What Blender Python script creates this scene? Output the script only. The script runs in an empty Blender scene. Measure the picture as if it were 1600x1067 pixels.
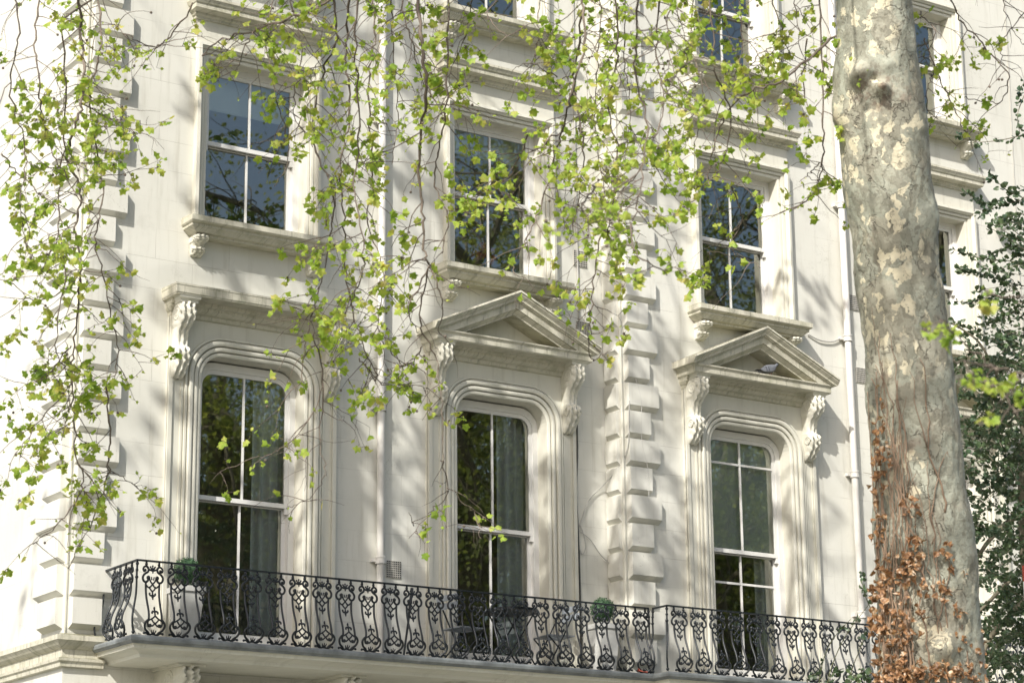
import bpy, math, random
from math import sin, cos, pi, radians, sqrt, exp
from mathutils import Vector, Matrix

sc = bpy.context.scene
COL = sc.collection
# ------------------------------------------------------------------ camera
F_PX, PITCH, YAW, ROLL = 3649.35, radians(15.245), radians(33.768), radians(-0.612)
CAM = Vector((0.0, -24.0, 1.6))
FWD = Vector((sin(YAW) * cos(PITCH), cos(YAW) * cos(PITCH), sin(PITCH)))
_r = Vector((cos(YAW), -sin(YAW), 0.0)); _u = _r.cross(FWD)
RGT = _r * cos(ROLL) + _u * sin(ROLL)
UPV = -_r * sin(ROLL) + _u * cos(ROLL)
cd = bpy.data.cameras.new('camera'); cam = bpy.data.objects.new('camera', cd); COL.objects.link(cam)
cd.sensor_width = 36.0; cd.lens = F_PX / 1600.0 * 36.0; cd.clip_end = 2000.0; cd.clip_start = 0.1
cd.dof.use_dof = True; cd.dof.focus_distance = 26.5; cd.dof.aperture_fstop = 4.5
M = Matrix((RGT, UPV, -FWD)).transposed().to_4x4(); M.translation = CAM
cam.matrix_world = M
sc.camera = cam
# ------------------------------------------------------------------ light
SUNV = Vector((-1.45, -1.0, 1.48)).normalized()
SUN_EL = math.asin(SUNV.z); SUN_AZ = math.atan2(SUNV.x, SUNV.y)
world = bpy.data.worlds.new('World'); sc.world = world; world.use_nodes = True
nt = world.node_tree; nt.nodes.clear()
sky = nt.nodes.new('ShaderNodeTexSky'); sky.sky_type = 'NISHITA'; sky.sun_disc = False
sky.sun_elevation = SUN_EL; sky.sun_rotation = SUN_AZ; sky.air_density = 1.0; sky.dust_density = 3.2; sky.ozone_density = 1.0
bg = nt.nodes.new('ShaderNodeBackground'); bg.inputs['Strength'].default_value = 0.15
wo = nt.nodes.new('ShaderNodeOutputWorld')
nt.links.new(sky.outputs[0], bg.inputs[0]); nt.links.new(bg.outputs[0], wo.inputs[0])
sl = bpy.data.lights.new('sun', 'SUN'); sl.energy = 4.4; sl.angle = radians(0.53); sl.color = (1.0, 0.965, 0.90)
sun = bpy.data.objects.new('sun', sl); COL.objects.link(sun)
sun.rotation_euler = (-SUNV).to_track_quat('-Z', 'Y').to_euler(); sun.location = (0, -20, 40)
sc.view_settings.view_transform = 'Standard'; sc.view_settings.look = 'None'
sc.view_settings.exposure = 0.40; sc.view_settings.gamma = 1.0
sc.render.engine = 'CYCLES'
try:
    sc.cycles.use_denoising = True; sc.cycles.denoiser = 'OPENIMAGEDENOISE'
except Exception:
    pass
sc.cycles.max_bounces = 8; sc.cycles.transparent_max_bounces = 16; sc.cycles.caustics_reflective = False; sc.cycles.caustics_refractive = False

def P(x, y, t):
    return CAM + (FWD + RGT * ((x - 800.0) / F_PX) - UPV * ((y - 533.5) / F_PX)) * t

# ------------------------------------------------------------------ mesh helpers
class MB:
    def __init__(s): s.v = []; s.f = []
    def quad(s, a, b, c, d):
        n = len(s.v); s.v += [tuple(a), tuple(b), tuple(c), tuple(d)]; s.f.append((n, n+1, n+2, n+3))
    def poly(s, pts):
        n = len(s.v); s.v += [tuple(p) for p in pts]; s.f.append(tuple(range(n, n+len(pts))))
    def box(s, x0, x1, y0, y1, z0, z1):
        n = len(s.v)
        s.v += [(x0,y0,z0),(x1,y0,z0),(x1,y1,z0),(x0,y1,z0),(x0,y0,z1),(x1,y0,z1),(x1,y1,z1),(x0,y1,z1)]
        for q in ((0,3,2,1),(4,5,6,7),(0,1,5,4),(1,2,6,5),(2,3,7,6),(3,0,4,7)): s.f.append(tuple(n+i for i in q))
    def rows(s, R, closed=False):
        n = len(s.v); m = len(R[0])
        for r in R: s.v += [tuple(p) for p in r]
        K = len(R) if closed else len(R)-1
        for i in range(K):
            j = (i+1) % len(R)
            for k in range(m-1): s.f.append((n+i*m+k, n+i*m+k+1, n+j*m+k+1, n+j*m+k))
    def tube(s, pts, rad, n=6, cap=True):
        pts = [Vector(p) for p in pts]; L = len(pts)
        if L < 2: return
        rad = rad if isinstance(rad, (list, tuple)) else [rad]*L
        base = len(s.v); ref = Vector((0.31, 0.87, 0.38))
        for i, p in enumerate(pts):
            d = pts[min(i+1, L-1)] - pts[max(i-1, 0)]
            if d.length < 1e-9: d = Vector((0, 0, 1))
            d.normalize(); a = d.cross(ref)
            if a.length < 1e-3: a = d.cross(Vector((1, 0, 0)))
            a.normalize(); b = d.cross(a)
            for k in range(n):
                t = 2*pi*k/n; s.v.append(tuple(p + (a*cos(t) + b*sin(t))*rad[i]))
        for i in range(L-1):
            for k in range(n):
                k2 = (k+1) % n
                s.f.append((base+i*n+k, base+i*n+k2, base+(i+1)*n+k2, base+(i+1)*n+k))
        if cap:
            s.f.append(tuple(base+k for k in range(n))[::-1]); s.f.append(tuple(base+(L-1)*n+k for k in range(n)))
    def ball(s, c, r, nu=10, nv=6, sx=1, sy=1, sz=1):
        R = []
        for i in range(nv+1):
            ph = pi*i/nv
            R.append([(c[0]+r*sx*sin(ph)*cos(2*pi*k/nu), c[1]+r*sy*sin(ph)*sin(2*pi*k/nu), c[2]+r*sz*cos(ph)) for k in range(nu+1)])
        s.rows(R)
    def mesh(s, name, smooth=False):
        me = bpy.data.meshes.new(name); me.from_pydata(s.v, [], s.f); me.update()
        if smooth: me.polygons.foreach_set('use_smooth', [True]*len(me.polygons))
        return me

def put(name, me, mat=None, parent=None, label=None, cat=None, group=None, kind=None, smooth=False):
    if isinstance(me, MB): me = me.mesh(name, smooth)
    if mat is not None and me is not None and not me.materials: me.materials.append(mat)
    o = bpy.data.objects.new(name, me); COL.objects.link(o)
    if parent is not None: o.parent = parent
    tag(o, label, cat, group, kind)
    return o
def tag(o, label=None, cat=None, group=None, kind=None):
    for k, v in (('label', label), ('category', cat), ('group', group), ('kind', kind)):
        if v: o[k] = v
def empty(name, loc, label, cat, group=None):
    o = bpy.data.objects.new(name, None); COL.objects.link(o); o.location = loc; o.empty_display_size = 0.2
    tag(o, label, cat, group); return o
def fix(o, root):                      # child mesh was written in world space: keep it there under a moved Empty
    o.parent = root; o.matrix_parent_inverse = Matrix.Translation(-Vector(root.location)); return o

# ------------------------------------------------------------------ materials
class NT:
    def __init__(s, name):
        s.m = bpy.data.materials.new(name); s.m.use_nodes = True; s.t = s.m.node_tree; s.t.nodes.clear()
        s.out = s.n('ShaderNodeOutputMaterial')
    def n(s, typ, **kw):
        nd = s.t.nodes.new(typ)
        for k, v in kw.items(): setattr(nd, k, v)
        return nd
    def l(s, a, b): s.t.links.new(a, b)
    def val(s, sock, v):
        if hasattr(v, 'links') or hasattr(v, 'is_output'): s.l(v, sock)
        else: sock.default_value = v
    def math(s, op, a, b=0.0, c=None, clamp=False):
        nd = s.n('ShaderNodeMath', operation=op, use_clamp=clamp); s.val(nd.inputs[0], a); s.val(nd.inputs[1], b)
        if c is not None: s.val(nd.inputs[2], c)
        return nd.outputs[0]
    def pos(s): return s.n('ShaderNodeNewGeometry').outputs['Position']
    def sep(s, v):
        nd = s.n('ShaderNodeSeparateXYZ'); s.l(v, nd.inputs[0]); return nd.outputs
    def comb(s, x, y, z):
        nd = s.n('ShaderNodeCombineXYZ')
        for i, q in enumerate((x, y, z)): s.val(nd.inputs[i], q)
        return nd.outputs[0]
    def noise(s, vec, scale, detail=3.0, rough=0.55, out=0):
        nd = s.n('ShaderNodeTexNoise'); s.l(vec, nd.inputs['Vector']); nd.inputs['Scale'].default_value = scale
        nd.inputs['Detail'].default_value = detail; nd.inputs['Roughness'].default_value = rough; return nd.outputs[out]
    def ramp(s, fac, stops):
        nd = s.n('ShaderNodeValToRGB'); s.l(fac, nd.inputs[0]); e = nd.color_ramp.elements
        while len(e) > 1: e.remove(e[-1])
        e[0].position = stops[0][0]; e[0].color = (*stops[0][1], 1) if len(stops[0][1]) == 3 else stops[0][1]
        for p, c in stops[1:]:
            q = e.new(p); q.color = (*c, 1)
        return nd.outputs[0]
    def step(s, x, a, b):
        nd = s.n('ShaderNodeMapRange'); nd.interpolation_type = 'SMOOTHSTEP'; s.l(x, nd.inputs[0])
        nd.inputs[1].default_value = a; nd.inputs[2].default_value = b; return nd.outputs[0]
    def mix(s, fac, a, b, blend='MIX'):
        nd = s.n('ShaderNodeMix', data_type='RGBA', blend_type=blend); s.val(nd.inputs[0], fac)
        for i, q in ((6, a), (7, b)):
            if hasattr(q, 'is_output'): s.l(q, nd.inputs[i])
            else: nd.inputs[i].default_value = (*q, 1)
        return nd.outputs[2]
    def bump(s, h, strength, dist):
        nd = s.n('ShaderNodeBump'); s.l(h, nd.inputs['Height']); nd.inputs['Strength'].default_value = strength
        nd.inputs['Distance'].default_value = dist; return nd.outputs[0]
    def bsdf(s, col, rough=0.7, spec=0.3, normal=None, metallic=0.0):
        b = s.n('ShaderNodeBsdfPrincipled'); s.val_col(b.inputs['Base Color'], col); s.val(b.inputs['Roughness'], rough)
        b.inputs['Specular IOR Level'].default_value = spec; b.inputs['Metallic'].default_value = metallic
        if normal is not None: s.l(normal, b.inputs['Normal'])
        return b.outputs[0]
    def val_col(s, sock, c):
        if hasattr(c, 'is_output'): s.l(c, sock)
        else: sock.default_value = (*c, 1)
    def done(s, sh): s.l(sh, s.out.inputs[0]); return s.m

WHITE_A, WHITE_B = (0.580, 0.570, 0.508), (0.690, 0.680, 0.617)
def stucco(name, joints=False, ledge=False, tint=1.0, warm=(1.0, 1.0, 1.0)):
    n = NT(name); p = n.pos(); x, y, z = n.sep(p)
    big = n.noise(p, 0.55, 4, 0.6)
    col = n.ramp(big, [(0.3, tuple(c*tint*w_ for c, w_ in zip(WHITE_A, warm))), (0.7, tuple(c*tint*w_ for c, w_ in zip(WHITE_B, warm)))])
    u = n.math('ADD', x, n.math('MULTIPLY', y, 0.83))
    streak = n.noise(n.comb(n.math('MULTIPLY', u, 9.0), 0.0, n.math('MULTIPLY', z, 0.7)), 1.0, 5, 0.65)
    col = n.mix(n.math('MULTIPLY', n.step(streak, 0.50, 0.74), 0.42), col, (0.40, 0.38, 0.31))
    ck = n.n('ShaderNodeTexVoronoi'); ck.feature = 'DISTANCE_TO_EDGE'; ck.inputs['Scale'].default_value = 0.9
    cw = n.n('ShaderNodeVectorMath', operation='ADD'); n.l(p, cw.inputs[0]); n.l(n.noise(p, 3.0, 5, 0.7, 1), cw.inputs[1]); n.l(cw.outputs[0], ck.inputs['Vector'])
    crack = n.math('MULTIPLY', n.math('SUBTRACT', 1.0, n.step(ck.outputs['Distance'], 0.0, 0.006)), n.step(n.noise(p, 0.7, 3, 0.6), 0.52, 0.62))
    col = n.mix(n.math('MULTIPLY', crack, 0.55), col, (0.26, 0.24, 0.19))
    patch = n.noise(p, 2.6, 6, 0.7)
    col = n.mix(n.math('MULTIPLY', n.step(patch, 0.57, 0.63), 0.16), col, (0.46, 0.45, 0.40))
    spot = n.noise(p, 38.0, 3, 0.6)
    col = n.mix(n.math('MULTIPLY', n.step(spot, 0.66, 0.76), 0.5), col, (0.36, 0.34, 0.29))
    h = n.math('ADD', n.math('MULTIPLY', n.noise(p, 60.0, 4, 0.6), 0.35), n.math('MULTIPLY', n.noise(p, 4.0, 3, 0.5), 1.2))
    if joints:
        br = n.n('ShaderNodeTexBrick'); br.offset = 0.5; br.squash = 1.0
        n.l(n.comb(u, n.math('SUBTRACT', z, 6.80), 0.0), br.inputs['Vector'])
        br.inputs['Scale'].default_value = 1.0; br.inputs['Brick Width'].default_value = 0.96; br.inputs['Row Height'].default_value = 0.37
        br.inputs['Mortar Size'].default_value = 0.0038; br.inputs['Mortar Smooth'].default_value = 0.25
        fade = n.step(n.noise(p, 1.1, 3, 0.6), 0.40, 0.62)
        j = n.math('MULTIPLY', br.outputs['Fac'], n.math('MULTIPLY_ADD', fade, 0.8, 0.12))
        col = n.mix(n.math('MULTIPLY', j, 0.5), col, (0.30, 0.28, 0.24))
        h = n.math('SUBTRACT', h, n.math('MULTIPLY', j, 1.5))
    if ledge:
        nz = n.sep(n.n('ShaderNodeNewGeometry').outputs['Normal'])[2]
        up = n.step(nz, 0.15, 0.6)
        moss = n.step(n.noise(p, 9.0, 5, 0.7), 0.36, 0.55)
        col = n.mix(n.math('MULTIPLY', up, n.math('MULTIPLY_ADD', moss, 0.50, 0.42)), col, (0.15, 0.145, 0.085))
        drip = n.noise(n.comb(n.math('MULTIPLY', u, 26.0), 0.0, n.math('MULTIPLY', z, 2.0)), 1.0, 4, 0.7)
        col = n.mix(n.math('MULTIPLY', n.step(drip, 0.52, 0.66), 0.62), col, (0.20, 0.19, 0.14))
        blot = n.noise(p, 6.0, 5, 0.7)
        col = n.mix(n.math('MULTIPLY', n.step(blot, 0.44, 0.68), 0.60), col, (0.33, 0.325, 0.23))
    return n.done(n.bsdf(col, 0.62, 0.25, n.bump(h, 0.35, 0.004)))
M_WALL = stucco('stucco wall', joints=True)
M_TRIM = stucco('stucco trim', warm=(1.0, 0.99, 0.95))
M_LEDGE = stucco('stucco ledge', ledge=True, tint=0.90, warm=(1.0, 0.97, 0.88))
def plain(name, col, rough=0.6, spec=0.4, var=0.12, scale=8.0, metallic=0.0, bumps=0.0):
    n = NT(name); p = n.pos(); f = n.noise(p, scale, 4, 0.6)
    c = n.ramp(f, [(0.25, tuple(q*(1-var) for q in col)), (0.75, tuple(min(1, q*(1+var)) for q in col))])
    nr = n.bump(n.noise(p, scale*6, 3, 0.6), bumps, 0.004) if bumps else None
    return n.done(n.bsdf(c, rough, spec, nr, metallic))
M_PAINT = plain('window paint', (0.70, 0.69, 0.66), 0.4, 0.5, 0.06, 5, bumps=0.1)
M_PIPE = plain('pipe paint', (0.62, 0.60, 0.56), 0.45, 0.5, 0.08, 4, bumps=0.15)
M_IRON = plain('black iron', (0.014, 0.018, 0.021), 0.40, 0.5, 0.4, 14, bumps=0.3)
M_LEAD = plain('lead flashing', (0.19, 0.205, 0.205), 0.5, 0.5, 0.45, 5, bumps=0.3)
M_ROOM = plain('room plaster', (0.58, 0.60, 0.52), 0.9, 0.1, 0.3, 1.2)
M_CURTAIN = plain('curtain cloth', (0.78, 0.80, 0.80), 0.9, 0.1, 0.08, 5)
M_BLIND = plain('blind cloth', (0.84, 0.92, 0.86), 0.9, 0.1, 0.06, 2)
M_CABLE = plain('cable', (0.42, 0.41, 0.38), 0.6, 0.3)
M_DARKCABLE = plain('dark cable', (0.10, 0.10, 0.09), 0.6, 0.3)
M_VENT = plain('vent plate', (0.50, 0.48, 0.43), 0.7, 0.3)
M_HOLE = plain('vent hole', (0.05, 0.05, 0.045), 0.9, 0.1)
def glass():
    n = NT('window glass'); p = n.pos()
    nr = n.bump(n.noise(p, 1.3, 2, 0.5), 0.035, 0.02)
    g = n.n('ShaderNodeBsdfGlossy'); g.inputs['Roughness'].default_value = 0.012; g.inputs['Color'].default_value = (0.93, 0.95, 0.86, 1); n.l(nr, g.inputs['Normal'])
    t = n.n('ShaderNodeBsdfTransparent'); t.inputs[0].default_value = (0.84, 0.88, 0.86, 1)
    fr = n.n('ShaderNodeFresnel'); fr.inputs['IOR'].default_value = 1.55
    mx = n.n('ShaderNodeMixShader'); n.l(n.math('MULTIPLY_ADD', fr.outputs[0], 2.6, 0.11, clamp=True), mx.inputs[0]); n.l(t.outputs[0], mx.inputs[1]); n.l(g.outputs[0], mx.inputs[2])
    return n.done(mx.outputs[0])
M_GLASS = glass()
def leafmat(name, stops, trans=0.45, scale=5.0, gloss=0.35, rough=0.5):
    n = NT(name); p = n.pos(); f = n.noise(p, scale, 2, 0.7)
    c = n.ramp(f, stops)
    b = n.bsdf(c, rough, gloss)
    t = n.n('ShaderNodeBsdfTranslucent'); n.l(n.mix(1.0, c, (1.25, 1.2, 0.6), 'MULTIPLY'), t.inputs[0])
    mx = n.n('ShaderNodeMixShader'); mx.inputs[0].default_value = trans; n.l(b, mx.inputs[1]); n.l(t.outputs[0], mx.inputs[2])
    return n.done(mx.outputs[0])
M_LEAF = leafmat('young plane leaf', [(0.30, (0.58, 0.52, 0.17)), (0.42, (0.46, 0.52, 0.12)), (0.55, (0.33, 0.46, 0.07)), (0.72, (0.17, 0.29, 0.04))], 0.55, 7.0)
M_CROWN = leafmat('crown leaf', [(0.3, (0.14, 0.20, 0.03)), (0.7, (0.07, 0.13, 0.02))], 0.4, 1.5)
M_FARLEAF = leafmat('far leaf', [(0.35, (0.34, 0.38, 0.12)), (0.65, (0.14, 0.20, 0.06))], 0.5, 0.8)
M_HOLLY = leafmat('evergreen leaf', [(0.3, (0.12, 0.17, 0.075)), (0.7, (0.042, 0.085, 0.042))], 0.15, 6.0, 0.55, 0.32)
M_DRY = leafmat('dry leaf', [(0.33, (0.62, 0.50, 0.38)), (0.40, (0.44, 0.28, 0.15)), (0.46, (0.32, 0.17, 0.08)), (0.51, (0.15, 0.085, 0.05)), (0.56, (0.40, 0.21, 0.095)), (0.61, (0.24, 0.13, 0.065)), (0.68, (0.66, 0.52, 0.40))], 0.2, 14.0, 0.3)
M_TWIG = plain('twig bark', (0.145, 0.118, 0.095), 0.8, 0.2, 0.6, 4, bumps=0.4)
M_VINE = plain('ivy stem', (0.26, 0.185, 0.13), 0.8, 0.2, 0.5, 8, bumps=0.4)
M_BOX = leafmat('clipped box', [(0.3, (0.09, 0.17, 0.08)), (0.7, (0.035, 0.085, 0.045))], 0.2, 40.0)
def bark():
    n = NT('plane bark'); p = n.pos()
    w = n.n('ShaderNodeVectorMath', operation='ADD'); n.l(p, w.inputs[0])
    wn = n.n('ShaderNodeVectorMath', operation='SCALE'); n.l(n.noise(p, 5.0, 4, 0.6, 1), wn.inputs[0]); wn.inputs['Scale'].default_value = 0.30; n.l(wn.outputs[0], w.inputs[1])
    x, y, z = n.sep(w.outputs[0]); q = n.comb(x, y, n.math('MULTIPLY', z, 0.55))
    def vor(scale, out='Color', feat='F1'):
        v = n.n('ShaderNodeTexVoronoi'); v.feature = feat; n.l(q, v.inputs['Vector']); v.inputs['Scale'].default_value = scale; return v.outputs[out]
    r1 = n.sep(vor(5.5))[0]; r2 = n.sep(vor(11.0))[1]; r3 = n.sep(vor(17.0))[0]
    zone = n.noise(p, 1.4, 4, 0.6)
    base = n.ramp(zone, [(0.3, (0.32, 0.33, 0.265)), (0.45, (0.41, 0.42, 0.34)), (0.6, (0.35, 0.355, 0.285)), (0.72, (0.47, 0.47, 0.385))])
    base = n.mix(n.math('MULTIPLY', n.step(r1, 0.50, 0.56), 0.40), base, (0.40, 0.355, 0.275))
    base = n.mix(n.math('MULTIPLY', n.step(r2, 0.66, 0.70), 0.45), base, (0.20, 0.19, 0.145))
    r4 = n.sep(vor(27.0))[2]
    base = n.mix(n.math('MULTIPLY', n.step(r4, 0.72, 0.76), 0.35), base, (0.17, 0.155, 0.115))
    cream = n.math('MULTIPLY', n.step(r3, 0.80, 0.82), n.step(zone, 0.45, 0.56))
    base = n.mix(n.math('MULTIPLY', cream, 0.95), base, (0.70, 0.64, 0.47))
    base = n.mix(n.math('MULTIPLY', n.step(n.noise(p, 2.3, 4, 0.7), 0.57, 0.70), 0.40), base, (0.36, 0.25, 0.19))
    base = n.mix(n.math('MULTIPLY', n.step(n.noise(p, 16.0, 6, 0.75), 0.54, 0.62), 0.45), base, (0.15, 0.135, 0.10))
    ed = n.step(vor(8.0, 'Distance', 'DISTANCE_TO_EDGE'), 0.0, 0.035)
    rim = n.math('MULTIPLY', n.math('SUBTRACT', 1.0, ed), n.step(n.noise(p, 3.5, 4, 0.6), 0.47, 0.58))
    base = n.mix(n.math('MULTIPLY', rim, 0.65), base, (0.13, 0.115, 0.09))
    dv = n.n('ShaderNodeVectorMath', operation='DISTANCE'); n.l(p, dv.inputs[0]); dv.inputs[1].default_value = tuple(P(1368, 142, 16.7))
    scar = n.math('MULTIPLY', n.math('SUBTRACT', 1.0, n.step(dv.outputs['Value'], 0.06, 0.24)), n.step(n.noise(p, 11.0, 5, 0.7), 0.46, 0.56))
    base = n.mix(n.math('MULTIPLY', scar, 0.6), base, (0.15, 0.085, 0.06))
    fine = n.noise(p, 45.0, 4, 0.7)
    base = n.mix(n.math('MULTIPLY', n.step(fine, 0.60, 0.70), 0.45), base, (0.13, 0.115, 0.085))
    h = n.math('ADD', n.math('MULTIPLY', r2, 0.5), n.math('ADD', n.math('MULTIPLY', r3, 0.35), n.math('MULTIPLY', fine, 0.5)))
    h = n.math('SUBTRACT', h, n.math('MULTIPLY', rim, 0.6))
    return n.done(n.bsdf(base, 0.75, 0.25, n.bump(h, 0.9, 0.016)))
M_BARK = bark()
M_LIMB = plain('limb bark', (0.20, 0.18, 0.13), 0.85, 0.2, 0.4, 5, bumps=0.5)
M_PAVE = plain('paving', (0.24, 0.24, 0.21), 0.85, 0.2, 0.2, 1.5)
M_ASPH = plain('asphalt', (0.06, 0.06, 0.06), 0.9, 0.2, 0.2, 3)

# ------------------------------------------------------------------ ground
g = MB(); g.quad((-150,-170,0),(190,-170,0),(190,60,0),(-150,60,0)); put('ground', g, M_PAVE, kind='structure')
g = MB(); g.quad((-150,-20,0.004),(190,-20,0.004),(190,-13.2,0.004),(-150,-13.2,0.004)); put('road', g, M_ASPH, kind='structure')
g = MB(); g.box(-150, 190, -13.2, -0.02, -0.1, 0.12); put('pavement', g, M_PAVE, kind='structure')

# ------------------------------------------------------------------ houses
def cells(x0, x1, z0, z1, holes):
    xs = sorted({x0, x1, *[h[0] for h in holes], *[h[1] for h in holes]}); zs = sorted({z0, z1, *[h[2] for h in holes], *[h[3] for h in holes]})
    out = []
    for i in range(len(xs)-1):
        for k in range(len(zs)-1):
            cx, cz = (xs[i]+xs[i+1])/2, (zs[k]+zs[k+1])/2
            if not any(h[0] < cx < h[1] and h[2] < cz < h[3] for h in holes): out.append((xs[i], xs[i+1], zs[k], zs[k+1]))
    return out
def outline(cx, a, z0, z1, r, u, n=9):              # opening path offset outwards by u: left foot, head, right foot
    R = r + u; pts = [(cx-a-u, z0)]
    if r <= 0:
        pts += [(cx-a-u, z1+u), (cx+a+u, z1+u)]
    else:
        for k in range(n+1):
            t = pi - (pi/2)*k/n; pts.append((cx-a+r+R*cos(t), z1-r+R*sin(t)))
        for k in range(n+1):
            t = pi/2 - (pi/2)*k/n; pts.append((cx+a-r+R*cos(t), z1-r+R*sin(t)))
    pts.append((cx+a+u, z0)); return pts
def ring(mb, cx, yw, a, z0, z1, r, prof):
    mb.rows([[(x, yw - v, z) for x, z in outline(cx, a, z0, z1, r, u)] for u, v in prof])
def cornice(mb, x0, x1, yw, prof):                 # prof (front, side, z)
    mb.rows([[(x0-s_, yw, z), (x0-s_, yw-f, z), (x1+s_, yw-f, z), (x1+s_, yw, z)] for f, s_, z in prof])
def smoothpath(pts, n):
    out = []
    for i in range(len(pts)-1):
        p0 = pts[max(i-1, 0)]; p1 = pts[i]; p2 = pts[i+1]; p3 = pts[min(i+2, len(pts)-1)]
        for k in range(n):
            t = k/n; out.append(tuple(0.5*((2*b) + (-a_+c)*t + (2*a_-5*b+4*c-d)*t*t + (-a_+3*b-3*c+d)*t**3) for a_, b, c, d in zip(p0, p1, p2, p3)))
    out.append(tuple(pts[-1])); return out
CONS = [(1.0,0),(1.08,-.06),(1.06,-.16),(.92,-.25),(.70,-.33),(.52,-.41),(.43,-.50),(.45,-.565),(.62,-.60),(.70,-.66),(.62,-.74),(.50,-.82),(.36,-.9),(.22,-.965),(0.02,-1)]
def console_mesh(w, d, h):
    mb = MB(); path = smoothpath(CONS, 4); nw = 14; R = []
    for i, (v, z) in enumerate(path):
        t = i/(len(path)-1); row = []; zz = -z
        leafy = 1.0 if zz < 0.36 or zz > 0.58 else 0.35
        top = zz < 0.5; lt = zz/0.40 if top else (zz-0.58)/0.42
        halfw = w/2*(1.0 if zz < 0.3 else (0.86 if zz < 0.57 else 0.95 - 0.35*max(0, zz-0.75)))
        for k in range(nw+1):
            q = 2*k/nw - 1
            vein = 0.085*d*cos(q*pi*3.0 + 1.2*sin(lt*9))*leafy + 0.06*d*sin(lt*26 + abs(q)*7)*leafy*(1-abs(q)*0.4)
            mid = 0.05*d*exp(-(q*4)**2)
            edge = -0.14*d*max(0, abs(q)-0.82)/0.18
            row.append((halfw*q, -(v*d + vein + mid + edge), z*h))
        R.append(row)
    mb.rows(R)
    for sgn in (0, -1):
        mb.rows([[(r[sgn][0], r[sgn][1], r[sgn][2]) for r in R], [(r[sgn][0], 0.0, r[sgn][2]) for r in R]])
    mb.poly([R[0][0], R[0][-1], (w/2, 0, 0), (-w/2, 0, 0)])
    for sx in (-1, 1):
        for (cv, cz, rr, hw) in ((0.60, -0.15, 0.118*h, 1.0), (0.40, -0.70, 0.075*h, 0.95)):
            pts = []
            for k in range(26):
                t = 2*pi*2.1*k/25; q = rr*(1 - k/27); pts.append((sx*w/2*hw, -cv*d - q*cos(t), cz*h + q*sin(t)))
            mb.tube(pts, [0.011*(1-0.5*k/25) for k in range(26)], 5)
    return mb.mesh('console', True)
ME_CONSOLE = console_mesh(0.20, 0.27, 0.87); ME_CONSOLE.materials.append(M_TRIM)
ME_BRACKET = console_mesh(0.17, 0.20, 0.23); ME_BRACKET.materials.append(M_TRIM)
ME_BIGBR = console_mesh(0.26, 0.62, 0.95); ME_BIGBR.materials.append(M_TRIM)

def sash(mb, cx, yw, a, z0, zr, z1, r, bars, yu=0.19, yl=0.245, st=0.05, brail=0.12, boxw=0.075):
    """painted box frame with two sashes; returns the pane rectangles (x0,x1,y,z0,z1)"""
    ring(mb, cx, yw, a, z0, z1, r, [(0.01, -0.17), (-boxw, -0.17), (-boxw, -0.30), (0.01, -0.30)])
    A = a - boxw; T = z1 - boxw; rr = max(r - boxw, 0)
    ring(mb, cx, yw, A, zr-0.02, T, rr, [(0.02, -(yu-0.0)), (-st, -yu), (-st, -(yu+0.035)), (0.02, -(yu+0.035))])
    y0, y1 = yw+yu, yw+yu+0.04
    mb.box(cx-A, cx+A, y0-0.004, y1, zr-0.03, zr+0.022)                       # meeting rail
    mb.box(cx-0.013, cx+0.013, y0+0.004, y1-0.006, zr+0.022, T-st)
    for sx in (-1, 1): mb.box(cx+sx*(A-0.02)-0.022, cx+sx*(A-0.02)+0.022, y0-0.002, y1-0.003, zr-0.10, zr-0.03)   # horns
    w0, w1 = yw+yl, yw+yl+0.04
    for sx in (-1, 1): mb.box(cx+sx*(A-st/2)-st/2, cx+sx*(A-st/2)+st/2, w0, w1, z0, zr+0.01)
    mb.box(cx-A+st, cx+A-st, w0+0.002, w1-0.002, z0, z0+brail)
    mb.box(cx-A+st, cx+A-st, w0+0.002, w1-0.002, zr-0.045, zr-0.031)
    mb.box(cx-0.013, cx+0.013, w0+0.004, w1-0.006, z0+brail, zr-0.03)
    panes = []
    for sx in (-1, 1):
        xa, xb = (cx-A+st*0.5, cx) if sx < 0 else (cx, cx+A-st*0.5)
        panes.append((xa, xb, yw+yu+0.018, zr, T-st*0.4)); panes.append((xa, xb, yw+yl+0.018, z0+brail*0.6, zr-0.005))
    for (which, zb) in bars:
        y = yw + (yu if which == 'u' else yl)
        mb.box(cx-A+st, cx+A-st, y+0.003, y+0.03, zb-0.014, zb+0.014)
    return panes

def room(house, cx, yw, z0, z1):
    mb = MB(); x0, x1, ya, yb = cx-1.5, cx+1.5, yw+0.31, yw+4.2; z0 -= 0.05; z1 += 0.35
    mb.quad((x0,yb,z0),(x1,yb,z0),(x1,yb,z1),(x0,yb,z1))
    mb.quad((x0,ya,z0),(x0,yb,z0),(x0,yb,z1),(x0,ya,z1)); mb.quad((x1,ya,z0),(x1,yb,z0),(x1,yb,z1),(x1,ya,z1))
    mb.quad((x0,ya,z0),(x1,ya,z0),(x1,yb,z0),(x0,yb,z0)); mb.quad((x0,ya,z1),(x1,ya,z1),(x1,yb,z1),(x0,yb,z1))
    put('room', mb, M_ROOM, house)

def panes_of(win, panes):
    for (xa, xb, y, za, zb) in panes:
        m = MB(); m.quad((xa, y, za), (xb, y, za), (xb, y, zb), (xa, y, zb)); put('pane', m, M_GLASS, win)

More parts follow.
